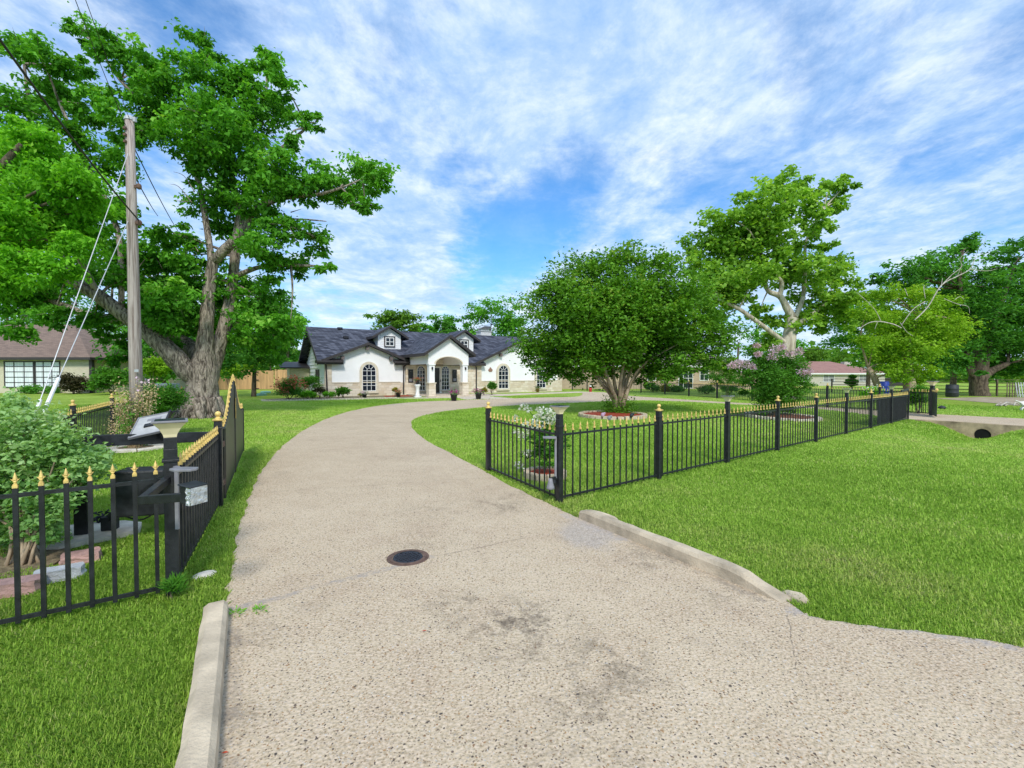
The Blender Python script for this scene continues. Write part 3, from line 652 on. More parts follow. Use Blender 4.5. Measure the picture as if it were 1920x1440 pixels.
def post(parent, p, h=1.10, w=.075, ball=True, rz=0.0, collar=True):
    p = Vector(p); z0 = gzf(p.x, p.y)
    b_ = MB(); b_.box((p.x, p.y, z0 + h / 2 - .05), (w, w, h + .1), rz)
    if collar: b_.box((p.x, p.y, z0 + h - .09), (w * 1.22, w * 1.22, .02), rz)
    o = b_.build('post', M['black'], parent, bevel=.004)
    if ball:
        c_ = MB(); c_.box((p.x, p.y, z0 + h + .012), (w * 1.3, w * 1.3, .024), rz); c_.lathe((p.x, p.y, z0 + h + .024), [(w * .45, 0), (w * .42, .012), (w * .25, .02), (w * .22, .03)], 14)
        c_.lathe((p.x, p.y, z0 + h + .05), [(.002, 0)] + [(w * .42 * math.sin(t), w * .42 * (1 - math.cos(t))) for t in np.linspace(.35, math.pi - .1, 9)], 14); c_.build('ball_cap', M['gold'], o, True)
    return o
def panel(parent, p, q, nb, rail=(.075, .895), fin='each', inset=.05, drop=(0, 0), zt=FIN_Z, bw=.016, gap_first=True):
    p, q = Vector((p[0], p[1], 0)), Vector((q[0], q[1], 0)); d = (q - p).normalized(); L = (q - p).length; rz = math.atan2(d.y, d.x)
    a, b_ = p + d * inset, q - d * inset; m_ = MB()
    za, zb = gzf(a.x, a.y), gzf(b_.x, b_.y)
    for zr in rail: m_.beam(a + Vector((0, 0, za + zr)), b_ + Vector((0, 0, zb + zr)), .022, .026)
    pos = []
    for k in range(nb):
        s = (k + .75) / (nb + .5); c_ = p + d * (L * s); z = gzf(c_.x, c_.y); pos.append((c_, z))
        m_.box((c_.x, c_.y, z + (zt + .045) / 2), (bw, bw, zt - .045), rz)
    o = m_.build('picket_panel', M['black'], parent)
    if fin == 'each':
        for c_, z in pos: finial(o, (c_.x, c_.y, z + zt - .002), rz)
    elif fin:
        f = MB(); src = get_finial()
        vs = [v.co.copy() for v in src.vertices]; fs = [tuple(pl.vertices) for pl in src.polygons]; Rm = Matrix.Rotation(rz, 3, 'Z')
        for c_, z in pos: f.add([Rm @ v + Vector((c_.x, c_.y, z + zt - .002)) for v in vs], fs)
        fo = f.build('spear_finials', M['gold'], o); fo['kind'] = 'stuff'
    return o
def fence(name, label, pts, nbs, posts, fin, group=None, **kw):
    t = thing(name, label, 'fence', (pts[0][0], pts[0][1], 0), group)
    for (p, q), nb, fn in zip(zip(pts[:-1], pts[1:]), nbs, fin): panel(t, p, q, nb, fin=fn, **kw)
    d0 = math.atan2(pts[1][1] - pts[0][1], pts[1][0] - pts[0][0])
    for p, k in zip(pts, posts):
        if k: post(t, (p[0], p[1], 0), ball=(k == 'ball'), rz=d0, h=1.10 if k != 'tall' else 1.24)
    return t
lamp_proto = None
def solar_lamp(p, label, rz=0.0, sc=1.0, z=1.10):
    global lamp_proto
    if lamp_proto is None:
        t = thing('solar_post_light', label, 'lamp', (0, 0, 0), 'solar lights on the fence posts'); s = MB()
        s.lathe((0, 0, .002), [(.052, 0), (.052, .07), (.047, .075)], 4, math.pi / 4); s.build('socket', M['black'], t)
        s = MB(); s.lathe((0, 0, .078), [(.05, 0), (.056, .02), (.085, .062), (.128, .10)], 4, math.pi / 4); s.build('lamp_shade', M['shade'], t)
        s = MB(); s.box((0, 0, .187), (.20, .20, .014)); s.build('frame', M['greyplastic'], t, bevel=.003)
        s = MB(); s.box((0, 0, .196), (.165, .165, .003)); s.build('solar_cells', M['solar'], t)
        lamp_proto = t; o = t
    else: o = dup(lamp_proto, label=label)
    o.location = (p[0], p[1], gzf(p[0], p[1]) + z); o.rotation_euler = (0, 0, rz); o.scale = (sc, sc, sc); return o
AZ = math.atan2(FD[1], FD[0])
# street-side fence right of the drive
SEG = 2.19; RP = [tuple(AB(SEG * k, 0).xy) for k in range(9)]
RF = fence('iron_fence', 'long black picket fence with gold spear tips running along the street lawn', RP, [15] * 6 + [15, 15], ['lamp', 'ball', 'lamp', 'ball', 'ball', 'lamp', 'ball', 'lamp', None], ['each'] * 6 + ['all', 'all'])
pm_ = MB(); a0 = AB(SEG * 6.35, -.03); a1 = AB(SEG * 7.98, -.03); pm_.beam(a0 + Vector((0, 0, gzf(*a0.xy) * .6 + .49)), a1 + Vector((0, 0, gzf(*a1.xy) * .6 + .49)), .006, .80); pm_.build('privacy_mesh', M['mesh'], RF)
pm_ = MB(); e = AB(SEG * 8, 0); pm_.box((e.x, e.y, .5), (.045, .045, 1.25), AZ); pm_.beam(AB(SEG * 7.55, 0, 1.08), AB(SEG * 8, 0, 1.12), .04, .07); pm_.build('end_frame', M['black'], RF)
sb = MB(); 
for k in range(6, 8): sb.beam(AB(SEG * k + .05, -.0, FIN_Z + .0), AB(SEG * (k + 1) - .05, -.0, FIN_Z + .0), .012, .02)
sb.build('gold_rail', M['gold'], RF)
for k, lb in ((0, 'solar light on the corner post right beside the drive'), (2, 'solar light on the second post along the street fence'), (5, 'small solar light on the street fence before the crape myrtle bed'), (7, 'farthest solar light on the street fence by the dark mesh')):
    solar_lamp(RP[k], lb, AZ, .92)
PR = (-.41, 8.0)
RS = fence('iron_fence', 'short black picket fence panel ending at the drive beside the white roses', [PR, RP[0]], [16], ['ball', None], ['each'])
# street-side fence left of the drive
LC = (-2.60, 3.52); LDIR = (-.74, -.67)
LPTS = [LC, (LC[0] - .93, LC[1] - .66), (LC[0] - 1.95, LC[1] - 1.38)]
tL = thing('iron_fence', 'near black picket fence with gold spear tips in front of the pale shrub', 'fence', (*LC, 0))
panel(tL, LC, LPTS[2], 19, bw=.026)
post(tL, (*LC, 0), h=1.13, w=.088, ball=False, rz=.62)
GP = (-3.72, 5.86)
tG = thing('iron_fence', 'black picket fence with closely set gold tips between keypad post and gate', 'fence', (*GP, 0))
panel(tG, LC, GP, 20, bw=.020); post(tG, (*GP, 0), h=1.10, w=.085, rz=2.0)
solar_lamp(LC, 'large solar light with a cream shade on the post nearest the viewer', .62, 1.12, 1.13)
# drive gate standing open
GA, GB = Vector((-3.80, 6.08, 0)), Vector((-5.74, 9.86, 0)); gd = (GB - GA).normalized(); gl = (GB - GA).length; gr = math.atan2(gd.y, gd.x)
gate = thing('drive_gate', 'open black drive gate with a tall pointed arch edged in gold', 'gate', GA)
def gtop(s): return .98 + .62 * math.exp(-((s - .43) / .235) ** 2)
NN = 33; prof = [(s, gtop(s)) for s in np.linspace(0, 1, 41)]
s_ = MB(); gn = Vector((-gd.y, gd.x, 0))
s_.prism([GA + gd * (gl * s) + Vector((0, 0, z - .06)) - gn * .014 for s, z in prof] + [GB + Vector((0, 0, .10)) - gn * .014, GA + Vector((0, 0, .10)) - gn * .014], gn * .006); s_.build('privacy_sheet', M['sheet'], gate)
s_ = MB(); s_.tube([GA + gd * (gl * s) + Vector((0, 0, z - .05)) for s, z in prof], .018, 6); s_.beam(GA + Vector((0, 0, .09)), GB + Vector((0, 0, .09)), .035, .045); s_.beam(GA + Vector((0, 0, .78)), GB + Vector((0, 0, .78)), .03, .035)
for s in (0.004, .43, .996): s_.beam(GA + gd * gl * s + Vector((0, 0, .05)), GA + gd * gl * s + Vector((0, 0, gtop(s) - .03)), .045, .045, (1, 0, 0))
s_.build('gate_frame', M['black'], gate)
s_ = MB(); gp = []
for k in range(NN):
    s = (k + .5) / NN; c_ = GA + gd * gl * s; z = gtop(s); s_.box((c_.x, c_.y, z / 2 + .045), (.016, .016, z - .09), gr); gp.append((c_, z))
pk = s_.build('picket_panel', M['black'], gate)
for c_, z in gp: finial(pk, (c_.x, c_.y, z - .01), gr)
s_ = MB(); s_.tube([GA + gd * (gl * s) + gn * .02 + Vector((0, 0, z - .012)) for s, z in prof], .011, 6); s_.box(GA + gd * (gl * .43) - gn * .035 + Vector((0, 0, 1.12)), (.03, .012, .34), gr); s_.build('gold_edging', M['gold'], gate)
s_ = MB()
for z in (.28, .78): s_.beam(Vector((*GP, z)), GA + Vector((0, 0, z)), .05, .07)
s_.build('hinge', M['rust'], gate)
# gate machinery behind the fence
bp = P(156, 1008); gb = thing('gate_beam', 'black horizontal beam on a stout stub post behind the near fence', 'beam', (bp.x, bp.y, 0))
s_ = MB(); s_.beam(Vector((*GP, .905)), Vector((bp.x, bp.y, 1.0)) + (Vector((bp.x, bp.y, 1.0)) - Vector((*GP, .905))).normalized() * .15, .07, .12); s_.build('beam', M['black_dusty'], gb, bevel=.005)
s_ = MB(); s_.box((bp.x, bp.y, .47), (.11, .11, 1.0), .4); s_.build('post', M['black_dusty'], gb, bevel=.005)
oc = W(272, 918, 4.72); op = thing('gate_operator', 'dark gate motor cabinet on a slanting strut behind the pickets', 'gate opener', (oc.x, oc.y, 0))
s_ = MB(); s_.box((oc.x, oc.y, .50), (.44, .26, .46), .25); s_.build('cabinet', M['black_dusty'], op, bevel=.02)
f0 = P(207, 1000); s_ = MB(); s_.beam(f0 + Vector((0, 0, .16)), W(318, 893, 4.45), .07, .08); s_.build('strut', M['black_dusty'], op, bevel=.006)
s_ = MB(); s_.box((f0.x, f0.y, .11), (.13, .12, .16), .3); s_.build('foot', M['black_dusty'], op, bevel=.02)
s_ = MB(); s_.tube([f0 + Vector((.12, 0, .2)), W(262, 975, 4.7), W(290, 962, 4.6)], .008, 6, sub=4); s_.build('cable', M['wire'], op)
s_ = MB(); g = random.Random(4)
for k in range(26): 
    q = P(186, 985) + Vector((g.uniform(-.08, .08), g.uniform(-.06, .06), g.uniform(.05, .16))); s_.tube([q, q + Vector((g.uniform(-.07, .07), g.uniform(-.05, .05), g.uniform(-.05, .05)))], .009, 5)
s_.build('chain', M['iron'], op, True)
# solar panel on the beam
pc = W(281, 797, 5.3); sp_ = thing('photovoltaic_module', 'tilted solar panel seen from its pale back above the gate beam', 'solar panel', (pc.x, pc.y, .95))
px_ = (W(302, 791, 5.32) - W(259, 800, 5.18)).normalized(); py_ = (W(289, 779, 5.46) - W(271, 816, 5.16)).normalized(); pn_ = px_.cross(py_).normalized()
def pb(mb, cx, cy, cz, sx, sy, sz):
    vs = [pc + px_ * (cx + a * sx / 2) + py_ * (cy + b_ * sy / 2) + pn_ * (cz + d * sz / 2) for a in (-1, 1) for b_ in (-1, 1) for d in (-1, 1)]
    mb.add(vs, [(0, 1, 3, 2), (4, 6, 7, 5), (0, 4, 5, 1), (2, 3, 7, 6), (0, 2, 6, 4), (1, 5, 7, 3)])
s_ = MB(); pb(s_, 0, 0, 0, .28, .36, .012); s_.build('back_sheet', simple('panel_back', (.40, .40, .39), .55), sp_)
s_ = MB(); [pb(s_, *a) for a in ((0, .185, .0, .30, .012, .026), (0, -.185, 0, .30, .012, .026), (-.146, 0, 0, .012, .37, .026))]; s_.build('frame', M['greyplastic'], sp_)
for sg in (-1, 1):
    s_ = MB(); pb(s_, .0, -.02, sg * .016, .09, .05, .02); s_.build('junction_box', M['black'], sp_)
s_ = MB(); pb(s_, .02, .10, sg * .008, .13, .04, .004); pb(s_, .02, .10, -sg * .008, .13, .04, .004); s_.build('label_plate', M['greyplastic'], sp_)
s_ = MB(); pb(s_, .155, 0, 0, .02, .40, .06); e_ = pc + px_ * .155 + py_ * .2; s_.beam(e_, e_ + Vector((.06, .05, .0)), .03, .02); s_.beam(pc + px_ * .155 - py_ * .16, pc + px_ * .155 - py_ * .16 + Vector((.0, .02, -.12)), .03, .04); s_.build('bracket', M['black'], sp_)
# entry keypad on its angled arm
P0 = Vector((LC[0], LC[1], .90)); el = W(268, 937, 3.18); hd = W(345, 932, 3.02)
kp = thing('entry_keypad', 'gate keypad box with crinkled silver cover on an angled black arm', 'keypad', (*LC, .9))
s_ = MB(); s_.beam(P0 + Vector((0, -.03, .0)), el, .05, .05); s_.beam(el - (hd - el).normalized() * .02, hd, .045, .055); s_.build('arm', M['black'], kp, bevel=.003)
kc = W(362, 926, 3.02); s_ = MB(); s_.box(kc, (.10, .10, .115), -.35); s_.box(kc + Vector((0, 0, .062)), (.12, .125, .010), -.35, 0, .1); s_.build('housing', M['black_dusty'], kp, bevel=.006)
s_ = MB(); e_ = Matrix.Rotation(-.35, 3, 'Z'); g = random.Random(9); vs = []
for i in range(7):
    for j in range(9): vs.append(kc + e_ @ Vector((.010 + .045 * i / 6 + .003, -.054 - g.uniform(0, .008), -.06 + .122 * j / 8)))
s_.add(vs, [(i * 9 + j, (i + 1) * 9 + j, (i + 1) * 9 + j + 1, i * 9 + j + 1) for i in range(6) for j in range(8)]); s_.box(kc + e_ @ Vector((.053, 0, .0)), (.008, .11, .118), -.35); s_.build('silver_cover', M['silver'], kp)
sl_ = W(345, 882, 3.36); so_ = thing('flood_light', 'flat grey solar flood light clamped to the keypad post', 'lamp', sl_)
s_ = MB(); s_.prism([sl_ + Vector((x, y, 0)) for x, y in ((-.09, -.025), (-.03, -.06), (.08, -.05), (.10, -.01), (.08, .04), (-.02, .05), (-.09, .025))], (0, 0, .018)); s_.build('head', M['greyplastic'], so_, bevel=.004)
s_ = MB(); s_.beam(Vector((LC[0] + .065, LC[1] - .03, 1.0)), Vector((LC[0] + .065, LC[1] - .03, .52)), .014, .026, (1, 0, 0)); s_.beam(Vector((LC[0] + .05, LC[1] - .02, sl_.z)), sl_, .03, .012); s_.build('bracket', M['greyplastic'], so_)
# lamp fittings on the right corner post
c0 = Vector((*RP[0], 0)); s0 = thing('flood_light', 'flat grey solar flood light on the corner post by the roses', 'lamp', c0 + Vector((-.1, -.06, .86)))
s_ = MB(); k_ = c0 + Vector((-.12, -.05, .862)); s_.prism([k_ + Vector((x, y, 0)) for x, y in ((-.1, -.03), (-.03, -.06), (.07, -.05), (.08, .04), (-.03, .05), (-.1, .02))], (0, 0, .02)); s_.build('head', M['greyplastic'], s0)
s_ = MB(); s_.beam(c0 + Vector((-.052, -.02, .87)), c0 + Vector((-.052, -.02, .34)), .02, .026, (1, 0, 0)); s_.build('bracket', M['greyplastic'], s0)
s0 = thing('spot_lamp', 'small dark bell shaped spot lamp low on the corner post', 'lamp', c0 + Vector((-.1, -.03, .27)))
s_ = MB(); s_.lathe(c0 + Vector((-.12, -.05, .20)), [(.055, 0), (.05, .03), (.032, .10), (.022, .14)], 14); s_.build('lamp_shade', M['greyplastic'], s0, True)
s_ = MB(); s_.beam(c0 + Vector((-.12, -.05, .32)), c0 + Vector((-.03, -.01, .34)), .025, .05); s_.lathe(c0 + Vector((-.075, -.03, .24)), [(.03, 0), (.036, .04), (.03, .08)], 10); s_.build('bracket', M['black'], s0)
# back fences of the garden
def gxy(*l): return [tuple(W(px, 700, D).xy) for px, D in l]
BF = gxy((1748, 18.9), (1650, 20.6), (1552, 22.9), (1478, 25.4), (1411, 28.0), (1345, 31.0), (1292, 34.4), (1247, 37.6), (1202, 41))
fence('iron_fence', 'far black picket fence with pale tips along the back of the lawn', BF, [16, 18, 22, 22, 22, 24, 24, 24], ['ball'] * 9, ['all'] * 8)
BF2 = gxy((1202, 41), (1165, 42), (1131, 43.5), (1101, 45), (1073, 46.5))
fence('iron_fence', 'distant black fence behind the round tree beside the drive end', BF2, [12] * 4, [None] + ['tall'] * 4, [None] * 4)
LB = [(-6.9, 6.3), (-8.15, 8.6), (-9.75, 11.3), (-10.8, 13.5), (-11.8, 15.7), (-12.75, 17.9)]
fence('iron_fence', 'black picket fence with yellow tips between lawn and tan roofed house', LB, [19, 24, 18, 18, 18], ['ball'] * 6, ['each', 'each', 'all', 'all', 'all'])
# small gate at the far exit
g0, g1 = W(1730, 700, 19.4), W(1749, 700, 18.6)
ge = thing('side_gate', 'low black exit gate with a solid leaf beyond the street fence', 'gate', (g1.x, g1.y, 0))
panel(ge, tuple(W(1722, 700, 19.6).xy), (g1.x, g1.y), 6, fin='each'); post(ge, g1, 1.10, .13, ball=False)
s_ = MB(); q = W(1757, 700, 17.6); s_.beam(Vector((g1.x, g1.y, .52)), Vector((q.x, q.y, .52)), .04, .92); s_.build('leaf', M['sheet'], ge)
s_ = MB(); s_.beam(Vector((g1.x, g1.y, 1.01)), Vector((q.x, q.y, 1.01)), .05, .05); s_.build('gold_rail', M['gold'], ge); s_ = MB(); s_.lathe(Vector((q.x, q.y, 1.04)), [(.05, 0), (.055, .03), (.04, .07), (.01, .1)], 10); s_.build('ball_cap', M['gold'], ge)
solar_lamp((g1.x, g1.y), 'solar light under a dark cap on the exit gate post', .3, 1.5)
# ------------------------------------------------------------------ the white house
HO = H(10, -2, 0)
house = thing('white_house', 'white stucco house with stone base, dark shingle roof and arched porch', 'house', HO)
def hb(): return MB(HM)
def hbuild(mb, name, m, parent=None, **k): return mb.build(name, M[m] if isinstance(m, str) else m, parent or house, **k)
def roof_t(r, f, sc, hw, zp, ze, tf, tb, th=.11, side=(1, 1)):        # ridge runs front to back
    for sg, on in zip((-1, 1), side):
        if not on: continue
        r.prism([(sc + sg * hw, tf, ze), (sc, tf, zp), (sc, tf, zp + th), (sc + sg * hw, tf, ze + th)], (0, tb - tf, 0))
        f.prism([(sc + sg * hw * 1.006, tf + .035, ze - .08), (sc, tf + .035, zp - .08), (sc, tf + .035, zp + th + .012), (sc + sg * hw * 1.006, tf + .035, ze + th + .012)], (0, -.05, 0))
        f.span((sc + sg * hw, tf, ze - .10), (sc + sg * (hw + .03), tb, ze + th + .01))
RZ = 5.25; SL = .578
def mz(t): return 2.65 - t * SL
w = hb()
w.prism([(0, -.02, 0), (5.84, -.02, 0), (5.84, -.02, 2.62), (2.92, -.02, 3.80), (0, -.02, 2.62)], (0, -2.6, 0)); w.span((.0, -.03, 0), (.3, -.06, 2.6))
hbuild(w, 'wall', 'stucco')
w = hb(); w.prism([(12.1, -.02, 0), (21.2, -.02, 0), (21.2, -.02, 2.5), (16.7, -.02, 4.62), (12.1, -.02, 2.5)], (0, -4, 0)); hbuild(w, 'wall', 'stucco')
w = hb(); w.prism([(.04, -.1, 0), (.04, -9, 0), (.04, -9, 2.35), (.04, -4.5, 5.1), (.04, -.1, 2.5)], (21.1, 0, 0)); hbuild(w, 'side_wall', 'siding')
w = hb()
for k in range(17): w.span((.04, -8.9 + max(0, k - 8) * .48, .42 + k * .28), (.01, -.15 - max(0, k - 8) * .48, .46 + k * .28))
hbuild(w, 'lap_siding', 'siding')
w = hb()
w.span((-.03, -.30, 0), (.42, .055, 2.55)); w.span((.42, -.05, 0), (5.87, .05, 1.0)); w.span((12.02, -.35, 0), (12.55, .055, 2.45)); w.span((12.55, -.05, 0), (20.75, .05, 1.0)); w.span((20.75, -.3, 0), (21.23, .055, 2.4));
w.span((5.87, -.3, 0), (12.02, .10, 2.42)); w.span((6.3, .1, 2.40), (9.0, .45, 3.0)); w.span((-.06, -.3, 0), (-.02, -4, .95))
hbuild(w, 'stone_veneer', 'stone')
w = hb(); w.span((.42, .05, 1.0), (5.45, .085, 1.06)); w.span((12.55, .05, 1.0), (20.75, .085, 1.06)); hbuild(w, 'stone_ledge', 'cream')
r, f = hb(), hb()
r.prism([(-.55, -.06, mz(-.06)), (-.55, -4.5, RZ), (-.55, -4.5, RZ + .12), (-.55, -.06, mz(-.06) + .12)], (22.2, 0, 0))
for a, c in ((-.55, 1.15), (4.9, 12.75), (20.6, 21.65)):
    r.prism([(a, .38, mz(.38)), (a, -.06, mz(-.06)), (a, -.06, mz(-.06) + .12), (a, .38, mz(.38) + .12)], (c - a, 0, 0)); f.span((a, .38, mz(.38) - .1), (c + .02, .42, mz(.38) + .13))
r.prism([(-.55, -9.4, mz(.38)), (-.55, -4.5, RZ), (-.55, -4.5, RZ + .12), (-.55, -9.4, mz(.38) + .12)], (22.2, 0, 0))
for t0 in (.40, -9.42):
    f.prism([(-.6, t0, mz(.38) - .15), (-.6, -4.5, RZ - .15), (-.6, -4.5, RZ + .135), (-.6, t0, mz(.38) + .135)], (.05, 0, 0))
roof_t(r, f, 2.92, 3.2, 3.86, 2.56, .42, -2.4); roof_t(r, f, 16.7, 5.05, 4.68, 2.40, .42, -5.0)
roof_t(r, f, 7.65, 1.98, 4.34, 3.0, 4.55, -3.2)
hbuild(r, 'roof', 'roof'); hbuild(f, 'fascia', 'fascia')
for a, b_ in ((-.62, 1.15), (4.9, 6.5)): w = hb(); w.span((a, .25, 2.47), (b_, .56, 2.60)); w.prism([(a, .56, 2.60), (a, -.05, 2.60), (a, -.05, 2.74)], (b_ - a, 0, 0)); hbuild(w, 'gutter', 'fascia')
for pts in ([(-.1, .5, 2.45), (.02, .12, 2.30), (.1, .10, .1)], [(5.95, .5, 2.45), (5.7, .12, 2.25), (5.68, .10, .1)], [(11.75, .45, 2.40), (12.0, .16, 2.2), (12.0, .14, .1)]):
    w = hb(); [w.beam(a, b_, .085, .07, (.3, 1, .2)) for a, b_ in zip(pts[:-1], pts[1:])]; hbuild(w, 'downspout', 'fascia')
bm_ = simple('bracket_grey', (.16, .13, .125), .7)
for s, z in ((1.15, 2.83), (2.92, 3.58), (4.7, 2.83), (16.7, 4.30), (14.4, 3.3), (19, 3.3)):
    w = hb(); w.span((s - .11, -.02, z - .13), (s + .11, .30, z + .13)); hbuild(w, 'bracket', bm_)
def arch_pts(sc, hw, z0, z1, n=14):     # round-headed outline
    zs = z1 - hw
    return [(sc - hw, z0)] + [(sc - hw * math.cos(a), zs + hw * math.sin(a)) for a in np.linspace(0, math.pi, n)] + [(sc + hw, z0)]
def arch_window(sc, hw, z0, z1, t, rows=4, cols=3, trim=.16, tm='cream'):
    ins, out = arch_pts(sc, hw, z0, z1), arch_pts(sc, hw + .045, z0 - .045, z1 + .045); out2 = arch_pts(sc, hw + .045 + trim, z0 - .05, z1 + .045 + trim)
    def ring(o_, i_, t0, t1):
        w = hb(); n = len(o_)
        for k in range(n - 1):
            q = [o_[k], o_[k + 1], i_[k + 1], i_[k]]; w.prism([(a, t0, b_) for a, b_ in q], (0, t1 - t0, 0))
        return w
    fr = ring(out, ins, t + .02, t + .075); fr.span((sc - hw - .04, t + .02, z0 - .045), (sc + hw + .04, t + .075, z0)); fo = hbuild(fr, 'window', 'white')
    if trim:
        tr = ring(out2, out, t - .02, t + .10); tr.span((sc - hw - .05 - trim, t - .02, z0 - .045 - trim), (sc + hw + .05 + trim, t + .11, z0 - .05)); hbuild(tr, 'trim', tm, fo)
    g_ = hb(); g_.prism([(a, t + .03, b_) for a, b_ in ins], (0, .004, 0)); hbuild(g_, 'pane', 'glass', fo)
    mu = hb(); zs = z1 - hw; bw = .015
    for c in range(1, cols): x = sc - hw + 2 * hw * c / cols; mu.span((x - bw, t + .034, z0), (x + bw, t + .06, zs))
    for k in range(1, rows + 1): z = z0 + (zs - z0) * k / rows; mu.span((sc - hw, t + .036, z - bw), (sc + hw, t + .062, z + bw))
    for a in (R(45), R(90), R(135)) if cols == 3 else (R(90),): mu.beam((sc + .38 * hw * math.cos(a), t + .048, zs + .38 * hw * math.sin(a)), (sc + hw * math.cos(a), t + .048, zs + hw * math.sin(a)), .03, .03, (0, 1, 0))
    aa = [(sc + .38 * hw * math.cos(a), t + .05, zs + .38 * hw * math.sin(a)) for a in np.linspace(0, math.pi, 9)]; mu.tube(aa, .014, 4)
    hbuild(mu, 'muntin', 'white', fo); return fo
arch_window(3.05, .47, .42, 2.36, 0.05); arch_window(14.7, .47, .40, 2.36, .05); arch_window(18.75, .47, .40, 2.36, .05)
arch_window(7.09, .31, .38, 2.26, .10, 5, 3, .07); arch_window(9.16, .31, .38, 2.26, .10, 5, 3, .07)
# front door
w = hb(); w.span((7.98, .1, .05), (8.10, .17, 2.24)); w.span((8.66, .1, .05), (8.86, .17, 2.24)); w.span((8.10, .1, 2.14), (8.66, .17, 2.24)); w.span((8.1, .1, .05), (8.66, .15, .12)); d = hbuild(w, 'door', 'white')
w = hb(); w.span((8.10, .11, .12), (8.66, .14, 2.14)); hbuild(w, 'door_leaf', 'door_dark', d)
w = hb(); w.span((8.70, .17, 1.0), (8.74, .22, 1.2)); hbuild(w, 'handle', 'iron', d)
for s in (6.25, 10.0):
    w = hb(); w.span((s - .20, .1, .98), (s + .20, .145, 2.0)); p_ = hbuild(w, 'wall_panel', 'door_dark'); w = hb(); w.span((s - .13, .145, 1.06), (s + .13, .155, 1.28)); w.lathe((s, .15, 1.8), [(.03, 0), (.035, .04), (.01, .09)], 8); hbuild(w, 'panel_motif', 'greyplastic', p_)
# porch
w = hb(); aw = [(7.65 - 1.03 * math.cos(a), 2.36 + .52 * math.sin(a)) for a in np.linspace(0, math.pi, 20)]
top = [(9.22, 2.36), (9.22, 3.12), (7.65, 4.26), (6.08, 3.12), (6.08, 2.36)]
w.prism([(a, 4.22, z) for a, z in aw + top], (0, -.34, 0)); w.span((6.08, 3.88, 2.36), (6.42, .38, 3.14)); w.span((8.88, 3.88, 2.36), (9.22, .38, 3.14)); hbuild(w, 'porch_wall', 'stucco')
w = hb(); 
for k in range(19):
    (a, z), (a2, z2) = aw[k], aw[k + 1]; c = Vector((7.65, 2.36)); o1 = c + (Vector((a, z)) - c) * 1.10; o2 = c + (Vector((a2, z2)) - c) * 1.10
    w.prism([(x, 4.26, y) for x, y in ((a, z), (a2, z2), tuple(o2), tuple(o1))], (0, -.06, 0))
hbuild(w, 'arch_trim', 'cream')
w = hb(); w.span((6.42, 3.88, 2.98), (8.88, .45, 3.05)); hbuild(w, 'porch_ceiling', 'stucco')
w = hb(); w.span((5.9, 4.6, 0), (9.5, .1, .10)); hbuild(w, 'porch_floor', 'walk')
for s in (6.35, 8.95):
    w = hb(); w.span((s - .20, 3.82, 1.05), (s + .20, 4.22, 2.28)); w.span((s - .25, 3.77, 2.28), (s + .25, 4.27, 2.36)); c_ = hbuild(w, 'column', 'stucco')
    w = hb(); w.span((s - .25, 3.76, 0.05), (s + .25, 4.28, .98)); hbuild(w, 'column_base', 'stone', c_)
    w = hb(); w.span((s - .29, 3.72, .98), (s + .29, 4.32, 1.05)); hbuild(w, 'column_cap', 'cream', c_)
    w = hb(); w.span((s - .04, 4.22, 2.0), (s + .04, 4.27, 2.16)); w.lathe((s, 4.32, 1.95), [(.03, 0), (.055, .05), (.06, .16), (.02, .2)], 8); hbuild(w, 'sconce', 'iron', c_)
# dormers
for k, sc in enumerate((5.1, 11.65)):
    w = hb(); w.prism([(sc - .92, -1.5, 3.4), (sc + .92, -1.5, 3.4), (sc + .92, -1.5, 4.72), (sc, -1.5, 5.30), (sc - .92, -1.5, 4.72)], (0, -3.0, 0)); d = hbuild(w, 'dormer', 'siding')
    w = hb()
    for j in range(9): w.span((sc - .92, -1.5, 3.55 + j * .14), (sc + .92, -1.485, 3.56 + j * .14))
    hbuild(w, 'lap_siding', 'siding', d)
    r, f = hb(), hb(); roof_t(r, f, sc, 1.42, 5.38, 4.50, -1.12, -4.6, .09); hbuild(r, 'roof', 'roof', d); hbuild(f, 'fascia', 'fascia', d)
    w = hb(); 
    for a in ((-.44, 3.78, -.36, 4.64), (.36, 3.78, .44, 4.64), (-.36, 3.78, .36, 3.86), (-.36, 4.56, .36, 4.64)): w.span((sc + a[0], -1.5, a[1]), (sc + a[2], -1.42, a[3]))
    hbuild(w, 'window', 'fascia', d)
    w = hb()
    for a in ((-.36, 3.86, -.29, 4.56), (.29, 3.86, .36, 4.56), (-.29, 3.86, .29, 3.93), (-.29, 4.49, .29, 4.56), (-.025, 3.93, .025, 4.49), (-.29, 4.18, .29, 4.23)): w.span((sc + a[0], -1.5, a[1]), (sc + a[2], -1.435, a[3]))
    hbuild(w, 'sash', 'white', d); w = hb(); w.span((sc - .3, -1.5, 3.9), (sc + .3, -1.46, 4.52)); hbuild(w, 'pane', 'glass', d)
w = hb(); w.span((15.0, -5.6, 3.5), (16.15, -4.6, 5.75)); ch = hbuild(w, 'chimney', brickmat('white_brick', (.72, .72, .72), (.66, .66, .66), (.5, .5, .5), PSI, .22, .08, .006, var=.1))
w = hb(); w.span((14.93, -5.67, 5.75), (16.22, -4.53, 5.85)); w.span((15.15, -5.45, 5.85), (16.0, -4.75, 6.05)); w.prism([(14.95, -5.65, 6.05), (16.2, -5.65, 6.05), (15.9, -5.4, 6.25), (15.25, -5.4, 6.25)], (0, 1.1, 0)); hbuild(w, 'chimney_cap', 'steel', ch)
for s, t in ((2.05, -2.9), (1.9, -4.3), (17.9, -3.2)):
    w = hb(); w.box((s, t, mz(t) + .2), (.36, .36, .16)); w.box((s, t, mz(t) + .1), (.24, .24, .2)); hbuild(w, 'roof_vent', 'iron')
